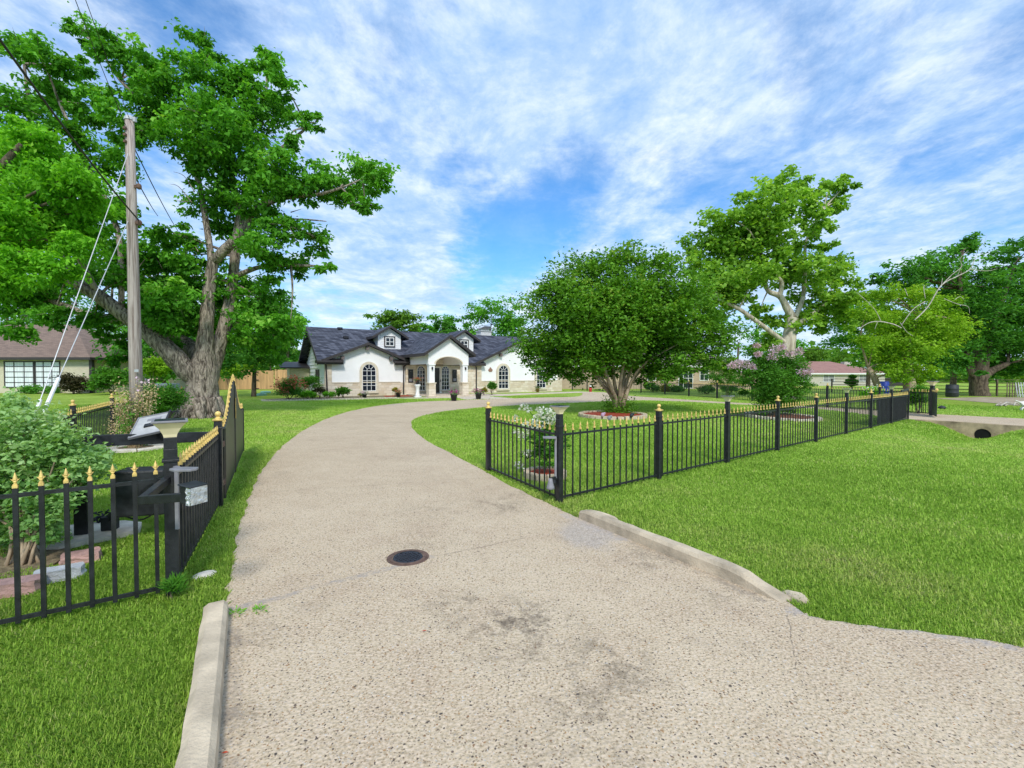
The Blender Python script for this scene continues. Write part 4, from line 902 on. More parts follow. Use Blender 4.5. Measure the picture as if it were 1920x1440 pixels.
w = hb(); w.span((-1.5, -9, 0), (.0, -7.2, 2.1)); hbuild(w, 'rear_wing', 'brick_cream'); r = hb(); r.prism([(-2.2, -6.8, 2.1), (-2.2, -9.3, 2.6), (-2.2, -9.3, 2.7), (-2.2, -6.8, 2.2)], (2.2, 0, 0)); hbuild(r, 'rear_roof', 'fascia')
for t in (-2.6, -3.6): w = hb(); w.span((.0, t - .28, .95), (-.05, t + .28, 2.0)); hbuild(w, 'side_window', 'fascia')
w = hb(); w.box((13.45, .0, 1.98), (.40, .05, .14)); w.prism([(13.3, .03, 2.05), (13.6, .03, 2.05), (13.45, .03, 2.24)], (0, -.05, 0)); w.box((13.45, .0, 1.88), (.3, .05, .08)); hbuild(w, 'number_plaque', simple('plaque_brown', (.30, .17, .12), .7, 0, .4, 30))
# things in front of the house
def pot(name, label, p, m, petal, sc=1.0, group=None, ped=False):
    t = thing(name, label, 'flower pot', p, group); b_ = MB(); z = 0
    b_.lathe(p, [(.12 * sc, 0), (.17 * sc, .30 * sc), (.19 * sc, .30 * sc), (.19 * sc, .34 * sc), (.16 * sc, .34 * sc)], 16); b_.build('pot', m, t, True)
    g = np.random.default_rng(int(p.x * 10) % 97); q = g.normal(size=(260, 3)) * np.array([.14, .14, .08]) * sc + np.array(p) + np.array([0, 0, .40 * sc])
    leaf_obj('leaves', q[:140], g.uniform(0, 1, 140), .07 * sc, M['leaf_dark'], t); leaf_obj('blossom', q[140:] + np.array([0, 0, .05 * sc]), g.uniform(0, 1, 120), .06 * sc, petal, t, aspect=.9); return t
def hp(s, t, z=0): p = H(s, t, z); return p
pot('flower_pot', 'dark pot of magenta flowers by the porch walk', P(851, 752), M['pot'], M['petal_magenta'], 1.25)
pot('flower_pot', 'dark pot of magenta flowers beside the corner downspout', P(897, 749), M['pot'], M['petal_magenta'], 1.25)
pot('flower_pot', 'small dark pot of red blooms on the red mulch', hp(4.3, 3.0), M['pot'], M['petal_red'], 1.0)
pot('flower_pot', 'small dark pot of dull pink blooms below the arched window', hp(1.9, 3.2), M['pot'], M['petal_pink'], .9)
pot('flower_pot', 'brown clay pot by the small end window', hp(17.8, .9), M['clay'], M['leaf_red'], 1.0)
pp = P(783, 745.5); pd = thing('pedestal', 'white classical pedestal standing before the porch', 'pedestal', pp)
b_ = MB(); b_.box(pp + Vector((0, 0, .05)), (.42, .42, .1), PSI); b_.lathe(pp + Vector((0, 0, .1)), [(.19, 0), (.15, .08), (.12, .3), (.13, .6), (.2, .72), (.22, .78), (.2, .82)], 18); b_.build('pedestal_column', M['white'], pd, True)
pot('flower_pot', 'dark bowl of red flowers on top of the white pedestal', pp + Vector((0, 0, .92)), M['pot'], M['petal_red'], .9)
# stone edging of the front bed
ed = thing('bed_edging', 'curved row of small edging stones round the front flower bed', 'edging', H(0, 4.4)); b_ = MB(); g = random.Random(2)
el_ = [Vector((*p, 0)) for p in hxy([(-4.2, 3.2), (-3.75, 3.95), (-2, 4.2), (0, 4.45), (2, 4.65), (3.6, 4.8)])]; ep, _ = smooth(el_, [0] * 6, 12)
for a, c in zip(ep[:-1], ep[1:]): b_.beam(a + (c - a) * .06 + Vector((0, 0, .06)), c - (c - a) * .06 + Vector((0, 0, .06)), .12, .12 + g.uniform(-.02, .02))
b_.build('edging_stones', M['cream'], ed)
for i, (px, py, r_) in enumerate(((498, 737, .42), (491, 741.5, .36))):
    q = P(px, py); b_ = MB(); b_.lathe(q, [(r_, 0), (r_, .10), (r_ * .8, .16), (.02, .18)], 20); o = b_.build('septic_lid', simple('pale_green_plastic%d' % i, (.34, .62, .46), .6), loc=q); tag(o, ('higher' if i == 0 else 'flatter') + ' pale green utility lid in the lawn by the board fence', 'lid')
# cedar fence
cf = thing('board_fence', 'cedar board fence with a gate left of the house', 'fence', W(500, 729, 49)); a, c = W(405, 700, 47.5), W(568, 700, 50); a.z = c.z = 0; d = (c - a).normalized(); L = (c - a).length; g = random.Random(6)
for part, (s0, s1) in (('board_panel', (0, .43)), ('gate_leaf', (.435, .665)), ('board_panel', (.67, 1))):
    b_ = MB(); s = s0 * L
    while s < s1 * L - .1:
        p = a + d * s; b_.beam(Vector((p.x, p.y, .03)), Vector((p.x, p.y, 2.0 + g.uniform(-.03, .03) + (.08 if s0 > .6 else 0))), .135, .02 + g.uniform(0, .012), d.cross(Vector((0, 0, 1)))); s += .142
    b_.build(part, M['cedar'], cf)
b_ = MB(); p = a + d * (L * .455) + Vector((.03, -.08, 0))
for z in (.1, 1.0, 1.85): b_.beam(p + Vector((-.2, 0, z)), p + Vector((.25, 0, z)), .03, .08)
b_.build('hinge', M['iron'], cf)
# ------------------------------------------------------------------ neighbours
def hip_house(name, label, x0, x1, y0, y1, z0, ze, zr, wallm, roofm, over=.5, inset=None, fm='fascia'):
    t = thing(name, label, 'house', ((x0 + x1) / 2, (y0 + y1) / 2, z0))
    b_ = MB(); b_.span((x0, y0, z0 - .5), (x1, y1, ze)); b_.build('wall', M[wallm], t)
    a, c, e, f_ = x0 - over, x1 + over, y0 - over, y1 + over; ins = inset if inset is not None else (f_ - e) / 2; ym = (e + f_) / 2
    b_ = MB(); b_.add([(a, e, ze), (c, e, ze), (c, f_, ze), (a, f_, ze), (a + ins, ym, zr), (c - ins, ym, zr)], [(0, 1, 5, 4), (1, 2, 5), (2, 3, 4, 5), (3, 0, 4), (0, 3, 2, 1)]); b_.build('roof', M[roofm], t)
    b_ = MB(); b_.span((a - .02, e - .02, ze - .2), (c + .02, e + .02, ze + .02)); b_.span((c - .02, e + .02, ze - .2), (c + .02, f_, ze + .02)); b_.span((a, e + .02, ze - .19), (c - .02, y0, ze - .16)); b_.build('fascia', M[fm], t); return t
def pane_window(t, x0, x1, y, z0, z1, nx, nz, fm, gm, fw=.07, bar=.022, name='window'):
    b_ = MB(); b_.span((x0, y - .05, z0), (x0 + fw, y + .02, z1)); b_.span((x1 - fw, y - .05, z0), (x1, y + .02, z1)); b_.span((x0 + fw, y - .05, z1 - fw), (x1 - fw, y + .02, z1)); b_.span((x0 + fw, y - .05, z0), (x1 - fw, y + .02, z0 + fw))
    f = b_.build(name, M[fm] if isinstance(fm, str) else fm, t); b_ = MB(); b_.span((x0 + fw, y - .015, z0 + fw), (x1 - fw, y + .015, z1 - fw)); b_.build('pane', gm, f)
    if nx + nz > 2:
        b_ = MB()
        for k in range(1, nx): x = x0 + (x1 - x0) * k / nx; b_.span((x - bar, y - .045, z0), (x + bar, y - .02, z1))
        for k in range(1, nz): z = z0 + (z1 - z0) * k / nz; b_.span((x0, y - .04, z - bar), (x1, y - .025, z + bar))
        b_.build('muntin', M[fm] if isinstance(fm, str) else fm, f)
    return f
nl = hip_house('neighbour_house', 'cream brick house with tan hipped roof and large gridded windows', -62, -36.4, 40, 52, 0, 3.05, 6.5, 'brick_cream', 'roof_tan', .6, 7.5)
cur = simple('curtained_glass', (.74, .79, .80), .15, 0, .25, 1.4, stretch=(9, 1, .3))
pane_window(nl, -43.75, -41.15, 40, .45, 2.75, 3, 5, 'fascia', cur, .09, .03); pane_window(nl, -41.1, -38.9, 40, .45, 2.75, 3, 5, 'fascia', cur, .09, .03); pane_window(nl, -50.5, -45.8, 40, .45, 2.75, 5, 5, 'fascia', cur, .09, .03)
b_ = MB(); b_.span((-36.36, 39.9, 0), (-36.1, 40.15, 2.9)); b_.build('corner_board', M['fascia'], nl)
n2 = hip_house('garage', 'tan rear garage behind the big tree trunk', -36.0, -31.5, 48, 56, 0, 2.9, 4.2, 'brick_cream', 'roof_tan', .5, 2.0)
nr = hip_house('neighbour_house', 'low tan brick house with grey roof behind the round tree', 4.6, 27, 50.5, 60, 0, 2.55, 4.2, 'brick_tan', 'roof_grey', .5, 5, 'white')
dkg = simple('dark_green_glass', (.012, .03, .02), .08, 0, .4, 2)
pane_window(nr, 14.7, 16.6, 50.5, .9, 2.3, 2, 1, 'white', dkg); pane_window(nr, 18.1, 19.7, 50.5, .05, 2.3, 3, 2, 'white', dkg); pane_window(nr, 20.4, 21.4, 50.5, .9, 2.3, 2, 2, 'white', dkg)
nf = hip_house('neighbour_house', 'far pale brick house with a dull red hipped roof', 49, 64.3, 80, 92, -.5, 1.72, 3.9, 'brick_pale', 'roof_red', .5, 6, 'white')
pane_window(nf, 53.6, 55.6, 80, .2, 1.5, 2, 2, 'white', M['greyplastic']); pane_window(nf, 59.8, 61.2, 80, .3, 1.5, 2, 2, 'white', M['greyplastic']); pane_window(nf, 50.3, 51.1, 80, -.4, 1.4, 1, 1, 'white', M['greyplastic'], name='door')
b_ = MB(); b_.span((60.5, 84.5, 2), (61.8, 85.5, 3.8)); b_.build('chimney', M['brick_pale'], nf); b_ = MB(); b_.span((64.3, 80.0, -.5), (70, 80.2, .9)); b_.span((64.3, 79.9, 1.5), (71, 88, 1.7)); b_.build('carport', M['fascia'], nf)
ac = thing('air_conditioner', 'grey blue air conditioner unit beside the tree trunk', 'air conditioner', W(315, 735, 30)); q = ac.location; b_ = MB(); b_.span((q.x - .5, q.y - .4, 0.05), (q.x + .5, q.y + .4, 1.05)); b_.build('casing', simple('ac_grey', (.30, .36, .40), .5), ac)
b_ = MB()
for k in range(7): b_.span((q.x - .46 + k * .14, q.y - .44, .12), (q.x - .40 + k * .14, q.y - .4, .98))
b_.build('grille', M['greyplastic'], ac)
# ------------------------------------------------------------------ pole, wires, far fence, barrels
pb_ = P(258, 840); PD = pb_.y
up = thing('utility_pole', 'tall weathered wooden utility pole by the tree', 'pole', pb_); ptop = W(243, 226, PD)
b_ = MB(); b_.tube([pb_ + Vector((0, 0, -.1)), pb_.lerp(ptop, .3), pb_.lerp(ptop, .7), ptop], [.132, .122, .10, .085], 18); b_.build('pole_shaft', M['pole'], up, True)
b_ = MB(); b_.lathe(ptop, [(.10, 0), (.10, .05), (.06, .10)], 12); b_.box(ptop + Vector((.08, 0, .02)), (.12, .05, .1)); b_.build('pole_cap', M['steel'], up)
b_ = MB(); u_ = pb_.lerp(ptop, .80)
for fr, dx_ in ((.80, .16), (.69, .15)): 
    q = pb_.lerp(ptop, fr); b_.beam(q, q + Vector((dx_, -.02, 0)), .05, .06); b_.lathe(q + Vector((dx_ + .03, -.02, -.06)), [(.03, 0), (.05, .03), (.05, .09), (.03, .12)], 10)
for fr in (.93, .95, .97): q = pb_.lerp(ptop, fr); b_.box(q + Vector((-.02, -.11, 0)), (.05, .06, .05))
b_.build('insulator', M['rust'], up); b_ = MB(); q = pb_.lerp(ptop, .33); q2 = W(256, 695, PD - .16); b_.box(q2, (.09, .012, .06)); b_.build('tag_plate', M['steel'], up)
def wire(name, label, a, c, r, sag, m='wire', cat='cable'):
    pts = [a.lerp(c, k / 16) - Vector((0, 0, sag * 4 * (k / 16) * (1 - k / 16))) for k in range(17)]; b_ = MB(); b_.tube(pts, r, 6); o = b_.build(name, M[m], loc=a); return tag(o, label, cat)
hi = W(240, 288, PD - .12); lo = W(240, 415, PD - .12)
for i, (p, gnd, lbl) in enumerate(((hi, (72, 760), 'outer pale guy wire running from high on the pole to the shrub'), (lo, (92, 750), 'inner pale guy wire running from mid pole to the shrub'))):
    q = W(gnd[0], gnd[1], 7.6); e = q + (q - p).normalized() * 1.0; t = thing('guy_wire', lbl, 'guy wire', e); b_ = MB(); b_.tube([p, q], .008, 6); b_.build('wire', M['steel'], t)
    k = q + (p - q).normalized() * (.1 if i == 0 else .45); b_ = MB(); b_.tube([e, k], .028, 8); b_.build('guard_sleeve', M['white'], t)
wire('power_line', 'thick black cable running from frame top to the pole', W(-60, -10, 5.2), W(262, 415, PD + .05), .016, .1)
wire('power_line', 'thin high wire over the top of the big tree', W(130, -30, 7), W(238, 240, PD), .006, .05); wire('power_line', 'second thin high wire over the top of the big tree', W(150, -30, 7.4), W(246, 232, PD), .006, .02)
wire('power_line', 'wire from the pole top passing behind the tree gap', W(253, 280, PD + .1), W(338, 440, 21), .012, .1); wire('power_line', 'lower wire from the pole crossing the tree gap', W(255, 335, PD + .1), W(296, 405, 20), .012, .05)
wire('power_line', 'slack pale cable in front of the dark trees by the board fence', W(420, 610, 40), W(525, 663, 46), .03, .5, 'steel')
wire('power_line', 'long far wire over the red roofed house', W(1380, 655, 95), W(1640, 650, 95), .04, .3)
fp = thing('utility_pole', 'small far dark pole between the round tree and the pink myrtle', 'pole', (W(1381, 700, 100).x, 100, -.3)); b_ = MB(); b_.beam((fp.location.x, 100, -.5), (fp.location.x + .4, 100, 8.4), .32, .32); b_.build('pole_shaft', M['bark_dark'], fp)
fp = thing('utility_pole', 'far grey pole beside the big trunk', 'pole', (W(417, 700, 55).x, 55, 0)); b_ = MB(); b_.beam((fp.location.x, 55, 0), (fp.location.x, 55, 6.5), .3, .3); b_.build('pole_shaft', M['pole'], fp)
pf = thing('pipe_fence', 'dark pipe rail fence in front of the far pasture', 'fence', W(1800, 742, 36)); xs = [W(px, 700, D) for px, D in ((1560, 42), (1640, 40), (1720, 38), (1790, 36.5), (1870, 35), (1960, 33.5), (2060, 32))]
for p in xs: b_ = MB(); z = gzf(p.x, p.y); b_.beam((p.x, p.y, z - .1), (p.x, p.y, z + 1.25), .09, .09, (1, 0, 0)); b_.build('post', M['bark_dark'], pf)
for k in range(5):
    b_ = MB(); b_.tube([Vector((p.x, p.y, gzf(p.x, p.y) + .22 + k * .25)) for p in xs], .024, 6); b_.build('rail', M['bark_dark'], pf)
def barrel(name, label, p, r_, h, m, cat='barrel'):
    t = thing(name, label, cat, p); b_ = MB(); b_.lathe(p, [(r_ * .9, 0), (r_, .05 * h), (r_, .32 * h), (r_ * 1.04, .34 * h), (r_, .37 * h), (r_, .65 * h), (r_ * 1.04, .68 * h), (r_, .71 * h), (r_ * .97, .97 * h), (r_ * .9, h)], 20); b_.build('drum', m, t, True); b_ = MB(); b_.lathe(p + Vector((0, 0, h)), [(r_ * .93, -.02), (r_ * .95, .02), (r_ * .85, .03)], 20); b_.build('lid', m, t); return t
barrel('barrel', 'blue plastic barrel between the street fence end and the lime tree', W(1657, 741, 33), .30, .95, M['blue']); barrel('barrel', 'round black plastic tub by the pasture fence', W(1785, 744, 33), .36, .85, M['pot'])
for k, (px, tl, lb) in enumerate(((1898, -.16, 'dark slatted pallet panel leaning on the pipe fence'), (1918, .02, 'white lattice panel standing at the end of the pipe fence'))):
    p = W(px, 745, 33.2); p.z = gzf(p.x, p.y); t = thing('fence_panel', lb, 'panel', p); b_ = MB()
    for j in range(5): b_.beam(p + Vector((-.38 + j * .19, 0, 0)), p + Vector((-.38 + j * .19 - tl * 1.0, .15, 1.05)), .06, .03, (0, 1, 0))
    for z in (.15, .85): b_.beam(p + Vector((-.42 - tl * z, .03 + .14 * z, z)), p + Vector((.42 - tl * z, .03 + .14 * z, z)), .05, .04)
    b_.build('slats', M['steel'] if k else M['bark_dark'], t)
cp = W(1871, 706, 125); cz = gzf(cp.x, 125); car = thing('parked_car', 'tiny white car parked far away beyond the pasture', 'car', (cp.x, 125, cz)); g = MB()
g.prism([(cp.x + a, 124, cz + .3 + z) for a, z in ((-2.2, .0), (2.2, .0), (2.2, .5), (1.9, .6), (1.1, .68), (.5, 1.15), (-.9, 1.18), (-1.6, .7), (-2.2, .6))], (0, 1.8, 0)); g.build('body', M['white'], car, bevel=.08)
g = MB(); g.prism([(cp.x + a, 123.96, cz + .3 + z) for a, z in ((.95, .68), (.45, 1.08), (-.85, 1.1), (-1.4, .7))], (0, .05, 0)); g.build('window', M['glass'], car)
for dx_ in (-1.35, 1.4): 
    g = MB(); g.prism([(cp.x + dx_ + .33 * math.cos(a), 123.93, cz + .33 + .33 * math.sin(a)) for a in np.linspace(0, 6.28, 16, endpoint=False)], (0, .2, 0)); g.build('wheel', M['pot'], car)
# ------------------------------------------------------------------ trees
def br(D, *l):                          # limb from (px, py, width px, depth offset)
    pts = [W(px, py, D + (e[0] if e else 0)) for px, py, w_, *e in l]; return pts, [w_ / 2 * (D + (e[0] if e else 0)) / F for px, py, w_, *e in l]
D0 = P(380, 783).y
trunk = br(D0, (380, 793, 80), (380, 778, 66), (379, 755, 55), (379, 720, 52), (382, 690, 48), (384, 660, 34), (386, 620, 25), (390, 570, 22), (395, 520, 19), (400, 488, 18))
# flared roots
limbs = [br(D0, (382, 715, 38), (352, 696, 38, -.3), (318, 660, 34, -.6), (275, 622, 28, -.8), (228, 588, 24, -1), (185, 555, 24, -1.2), (125, 520, 20, -1.5), (60, 485, 17, -1.8), (-30, 462, 12, -2)),
         br(D0, (388, 690, 34), (360, 655, 30, .5), (325, 632, 28, .9), (270, 600, 22, 1.2), (205, 598, 17, 1.4), (150, 586, 14, 1.4), (90, 560, 10, 1.5)),
         br(D0, (390, 710, 36, .2), (406, 660, 28, .4), (424, 600, 22, .5), (436, 530, 19, .6), (441, 480, 17, .6), (452, 400, 15, .8), (474, 330, 13, .8), (520, 285, 8, .6), (575, 240, 4, .5)),
         br(D0, (400, 490, 18), (424, 466, 18, -.2), (452, 438, 16, -.3), (478, 395, 12, -.4), (530, 372, 8, -.4), (590, 366, 6, -.5), (640, 352, 4, -.6), (680, 335, 1.5, -.6)),
         br(D0, (398, 500, 14), (388, 430, 11, .3), (372, 340, 10, .5), (345, 280, 8, .5), (290, 215, 7, .3), (225, 150, 5, 0), (180, 80, 3, 0)),
         br(D0, (450, 410, 10, .8), (430, 300, 9, .8), (405, 200, 7, .8), (385, 100, 3, .8)), br(D0, (474, 330, 9, .8), (468, 260, 7, 1), (500, 170, 4, 1)),
         br(D0, (436, 520, 10, .6), (490, 500, 8, .4), (545, 497, 6, 0), (610, 500, 3, 0)),
         br(D0, (185, 555, 12, -1.2), (140, 470, 9, -2), (90, 400, 7, -3), (40, 340, 4, -3.5)), br(D0, (125, 520, 10, -1.5), (95, 380, 9, -1), (60, 230, 7, 0), (45, 120, 4, 0)),
         br(D0, (540, 410, 3, -.5), (580, 412, 3, -.5), (612, 415, 1.5, -.5)), br(D0, (228, 588, 10, -1), (220, 430, 9, -.5), (160, 300, 7, 0), (110, 190, 4, 0)),
         br(D0, (452, 400, 6, .8), (520, 440, 6, .5), (590, 445, 3, .3))]
mb1 = [(b_[0], b_[1], b_[2], 1.3) if 372 < b_[0] < 460 and 410 < b_[1] < 640 else b_ for b_ in [(692, 325, 40), (655, 348, 42), (610, 335, 36), (565, 345, 46), (525, 325, 50), (480, 300, 55), (685, 385, 20), (705, 345, 30), (660, 385, 22), (592, 230, 17), (562, 222, 22), (540, 260, 24), (528, 152, 34), (492, 122, 34), (515, 190, 30), (385, 88, 34), (372, 140, 48), (430, 160, 48), (470, 210, 56), (405, 225, 62), (330, 190, 48), (300, 150, 38),
       (185, 72, 36), (225, 105, 44), (150, 62, 22), (275, 128, 32), (75, 105, 46), (35, 90, 38), (105, 185, 52), (30, 200, 52), (175, 200, 42), (232, 235, 44), (205, 300, 42), (285, 220, 48), (345, 262, 48),
       (430, 300, 56), (400, 385, 52), (480, 392, 44), (540, 425, 40), (590, 452, 30), (612, 497, 20), (560, 490, 30), (490, 470, 46), (430, 530, 50), (485, 560, 42), (345, 450, 34), (360, 520, 40), (300, 430, 26), (330, 560, 40), (350, 600, 40), (310, 590, 34), (420, 600, 36),
       (205, 400, 44), (205, 470, 48), (150, 520, 48), (70, 545, 50), (20, 620, 34), (175, 600, 36), (20, 560, 46), (200, 625, 24), (215, 668, 22), (290, 480, 34), (250, 520, 42), (275, 560, 40), (100, 590, 34), (0, 480, 60), (150, 360, 44), (90, 300, 50), (20, 290, 50), (130, 250, 40), (370, 320, 30), (500, 350, 40), (520, 500, 36), (455, 430, 36), (390, 260, 50), (260, 170, 34), (150, 130, 26), (310, 640, 22), (250, 640, 22), (390, 560, 26), (120, 440, 44), (60, 430, 50), (470, 600, 44, .6), (520, 605, 40, .6), (455, 640, 30, 1), (500, 645, 34, 1), (545, 605, 28, .5), (540, 640, 22, .8), (300, 600, 38), (330, 645, 22), (270, 595, 34), (320, 480, 46), (310, 520, 48), (345, 480, 36), (340, 555, 42), (300, 560, 40), (250, 480, 40)]]
BT = thing('maple_tree', 'huge spreading shade tree with a thick furrowed trunk beside the utility pole', 'tree', P(380, 783))
b_ = MB(); b_.tube(*trunk, 16, sub=5, wob=.05)
for p, r_ in limbs: b_.tube(p, r_, 10, sub=5, wob=.06)
for a in range(9):
    th = a * 2 * math.pi / 9 + .3; q = P(380, 783); e = q + Vector((math.cos(th) * 1.0, math.sin(th) * .8, -.05)); b_.tube([q + Vector((math.cos(th) * .45, math.sin(th) * .45, .75)), q + Vector((math.cos(th) * .66, math.sin(th) * .62, .22)), e], [.22, .2, .05], 8, sub=4)
g = random.Random(12); MBL = [(x, y, z, r_ * .92) for x, y, z, r_ in px_blobs(mb1, D0, 5, .07)]
src = [q for p, r_ in limbs for q in p[2:]]
for bl in MBL:
    e = Vector(bl[:3]); s0 = min(src, key=lambda q: (q - e).length); L = (e - s0).length
    if L > .3: b_.tube([s0, (s0 + e) / 2 + Vector((g.uniform(-.1, .1) * L, g.uniform(-.1, .1) * L, .05 * L)), e], [.03 + .012 * L, .02 + .006 * L, .008], 6, sub=3)
    for _ in range(3): d = Vector((g.gauss(0, 1), g.gauss(0, 1), g.gauss(0, .8))).normalized() * bl[3]; b_.tube([e, e + d * .5 + Vector((0, 0, .04)), e + d], [.014, .01, .004], 5)
# bare twigs
for p in ([(365, 360), (345, 330), (325, 322)], [(360, 380), (335, 350), (318, 345)], [(372, 472), (366, 462)], [(545, 398), (565, 392)], [(352, 378), (326, 376)]): b_.tube([W(x, y, D0 - .6) for x, y in p], [.022] + [.012] * (len(p) - 2) + [.005], 5, sub=4)
b_.build('trunk', M['bark'], BT, True)
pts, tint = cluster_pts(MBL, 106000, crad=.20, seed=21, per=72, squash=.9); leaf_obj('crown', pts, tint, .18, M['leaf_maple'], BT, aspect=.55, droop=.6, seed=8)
lb = [(55, 300, 60), (120, 335, 50), (30, 370, 66), (140, 400, 50), (60, 250, 36), (0, 285, 50), (100, 440, 54), (15, 450, 60), (60, 500, 44), (150, 460, 34), (165, 360, 30), (110, 500, 34), (-20, 400, 60), (-20, 520, 50)]
LBL = px_blobs(lb, 13.0, 9, .08); pts, tint = cluster_pts(LBL, 30000, crad=.22, seed=31, per=60, squash=.75); 
LT = thing('locust_tree', 'bright green feathery tree overhanging from beyond the frame edge', 'tree', (-16.5, 13.5, 0)); b_ = MB(); b_.tube([(-16.5, 13.5, -.1), (-16.2, 13.4, 2.5), (-15.4, 13.1, 5), (-14.3, 12.9, 7), (-13.5, 12.9, 8)], [.3, .25, .2, .12, .05], 10, sub=4)
for bl in LBL: b_.tube([(-15.4, 13.1, 4.8), ((-15.4 + bl[0]) / 2, (13.1 + bl[1]) / 2, (5.6 + bl[2]) / 2), bl[:3]], [.08, .05, .015], 6, sub=4)
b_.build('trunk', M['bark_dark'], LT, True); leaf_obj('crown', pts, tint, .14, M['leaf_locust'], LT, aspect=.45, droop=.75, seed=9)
# dark trees behind the big trunk
def simple_tree(name, label, px, D, wpx, ytop, ybot, n, size, lm, bark='bark_dark', group=None, seed=1, sq=1.0, nb=26, tw=.03, z0=None):
    base = W(px, 700, D); base.z = gzf(base.x, base.y); zt = W(px, ytop, D).z; zb = W(px, ybot, D).z; rx = wpx / 2 * D / F; cz = (zt + zb) / 2; rz = (zt - zb) / 2
    bl = ell((base.x, base.y, cz), rx * .74, rx * .74 * sq, rz * .76, nb, min(rx, rz) * .26, min(rx, rz) * .42, seed)
    h = cz + rz * .12 - base.z; g = random.Random(seed); r0 = max(.08, tw * h)
    trunk = ([base + Vector((0, 0, -.1)), base + Vector((g.uniform(-.1, .1), 0, h * .35)), base + Vector((g.uniform(-.3, .3), 0, h * .7)), base + Vector((g.uniform(-.3, .3), 0, h))], [r0 * 1.2, r0 * .85, r0 * .5, r0 * .12])
    return tree(name, label, 'tree', base, trunk, bl, n, size, lm, M[bark], group, twigs=14, seed=seed, crad=.26)
DK = 'dark trees behind the big trunk'
simple_tree('dark_tree', 'dark dense tree with a pointed side bough directly behind the big trunk', 475, 34, 165, 515, 735, 12000, .26, M['leaf_dark'], seed=2)
simple_tree('dark_tree', 'dark feathery tree between the big trunk and the house gable', 540, 55, 100, 545, 672, 6500, .28, M['leaf_maple'], seed=3)
simple_tree('dark_tree', 'shaded tree low behind the cedar boards', 510, 56, 130, 610, 720, 5000, .34, M['leaf_dark'], seed=4)
simple_tree('small_tree', 'small yellow green tree seen between board fence and house gable', 549, 62, 34, 655, 715, 900, .34, M['leaf_lime'], seed=5)
for i, (px, D, w_, yt, yb, lm, lb) in enumerate(((310, 42, 190, 540, 720, 'leaf_dark', 'dark tree behind the utility pole'), (150, 62, 260, 480, 690, 'leaf_dark', 'dark tree rising behind the tan hipped roof'), (20, 60, 200, 450, 690, 'leaf_maple', 'green tree behind the tan roof at the frame edge'), (400, 60, 160, 560, 720, 'leaf_maple', 'mid green tree behind the big furrowed trunk'))):
    simple_tree('background_tree', lb, px, D, w_, yt, yb, 7000, .36, M[lm], seed=40 + i)
for i, (px, D, w_, yt, yb, lm, lb, n) in enumerate(((742, 62, 112, 572, 680, 'leaf_far', 'yellowish tree behind the first dormer', 5000), (835, 66, 90, 578, 680, 'leaf_dark', 'dark tree behind the porch gable', 4200), (918, 64, 136, 545, 690, 'leaf_maple', 'tall green tree behind the chimney', 6500), (975, 70, 70, 600, 690, 'leaf_far', 'pale low tree right behind the white house end', 2500), (795, 72, 60, 596, 680, 'leaf_maple', 'small dark tree between two taller ones behind the roof', 2500))):
    simple_tree('background_tree', lb, px, D, w_, yt, yb, n, .40, M[lm], seed=60 + i)
# round crape myrtle on the loop lawn
cb = P(1160, 777); DM = cb.y
bl = px_blobs([(1050, 696, 22), (1270, 700, 20), (1130, 680, 30, 1.2), (1200, 680, 30, 1.2), (1020, 640, 46), (1030, 580, 46), (1060, 530, 46), (1100, 510, 42), (1150, 495, 40), (1190, 488, 34), (1230, 510, 44), (1280, 545, 46), (1320, 580, 48), (1350, 620, 40), (1345, 660, 34), (1310, 680, 34), (1260, 690, 34), (1015, 690, 26), (1050, 680, 36), (1100, 670, 44), (1150, 660, 48), (1200, 650, 48), (1250, 630, 50), (1290, 620, 46), (1080, 620, 50), (1130, 590, 56), (1190, 570, 56), (1240, 570, 50), (1090, 560, 44), (1170, 530, 44), (1210, 700, 26), (1130, 700, 26), (1075, 705, 22), (1165, 480, 18), (1245, 492, 20), (1030, 540, 22), (1000, 660, 22), (1360, 690, 22), (1060, 640, 46), (1180, 620, 56), (1150, 620, 60, 1.5), (1230, 650, 56, 1.6), (1080, 650, 50, 1.6), (1150, 560, 60, 1.8), (1240, 580, 56, 1.8), (1060, 580, 44, 1.8), (1290, 640, 40, 1.8), (1150, 640, 50, -1.6), (1090, 600, 46, -1.6), (1230, 600, 46, -1.6), (1170, 560, 46, -1.7), (1280, 590, 36, -1.5)], DM, 14, .05)
mt = thing('crape_myrtle_tree', 'round multi stemmed tree in a ring of red mulch on the loop lawn', 'tree', cb)
b_ = MB()
for (x0, x1, y1, x2, y2, w_) in ((-10, 1125, 715, 1085, 660, 15), (-6, 1136, 700, 1120, 620, 15), (-2, 1150, 700, 1150, 600, 14), (3, 1165, 705, 1190, 600, 14), (8, 1180, 700, 1215, 620, 15), (12, 1192, 705, 1245, 650, 14), (6, 1172, 690, 1180, 560, 13), (-7, 1130, 712, 1060, 640, 11), (14, 1200, 690, 1280, 640, 11)):
    for dd in (0,): b_.tube([cb + Vector((x0 * .8 * DM / F, random.uniform(-.2, .2), -.05)), W(1160 + x0 * .9, 750, DM + random.uniform(-.3, .3)), W(x1, y1, DM + random.uniform(-.7, .7)), W(x2, y2, DM + random.uniform(-1, 1))], [w_ / 2 * DM / F * .62, w_ / 2 * DM / F * .55, w_ / 2 * DM / F * .42, .02], 8, sub=5)
b_.build('trunk', M['bark_smooth'], mt, True)
pts, tint = cluster_pts(bl, 80000, crad=.24, seed=17, per=40); leaf_obj('crown', pts, tint, .145, M['leaf_myrtle'], mt, aspect=.55, droop=.1, seed=18)
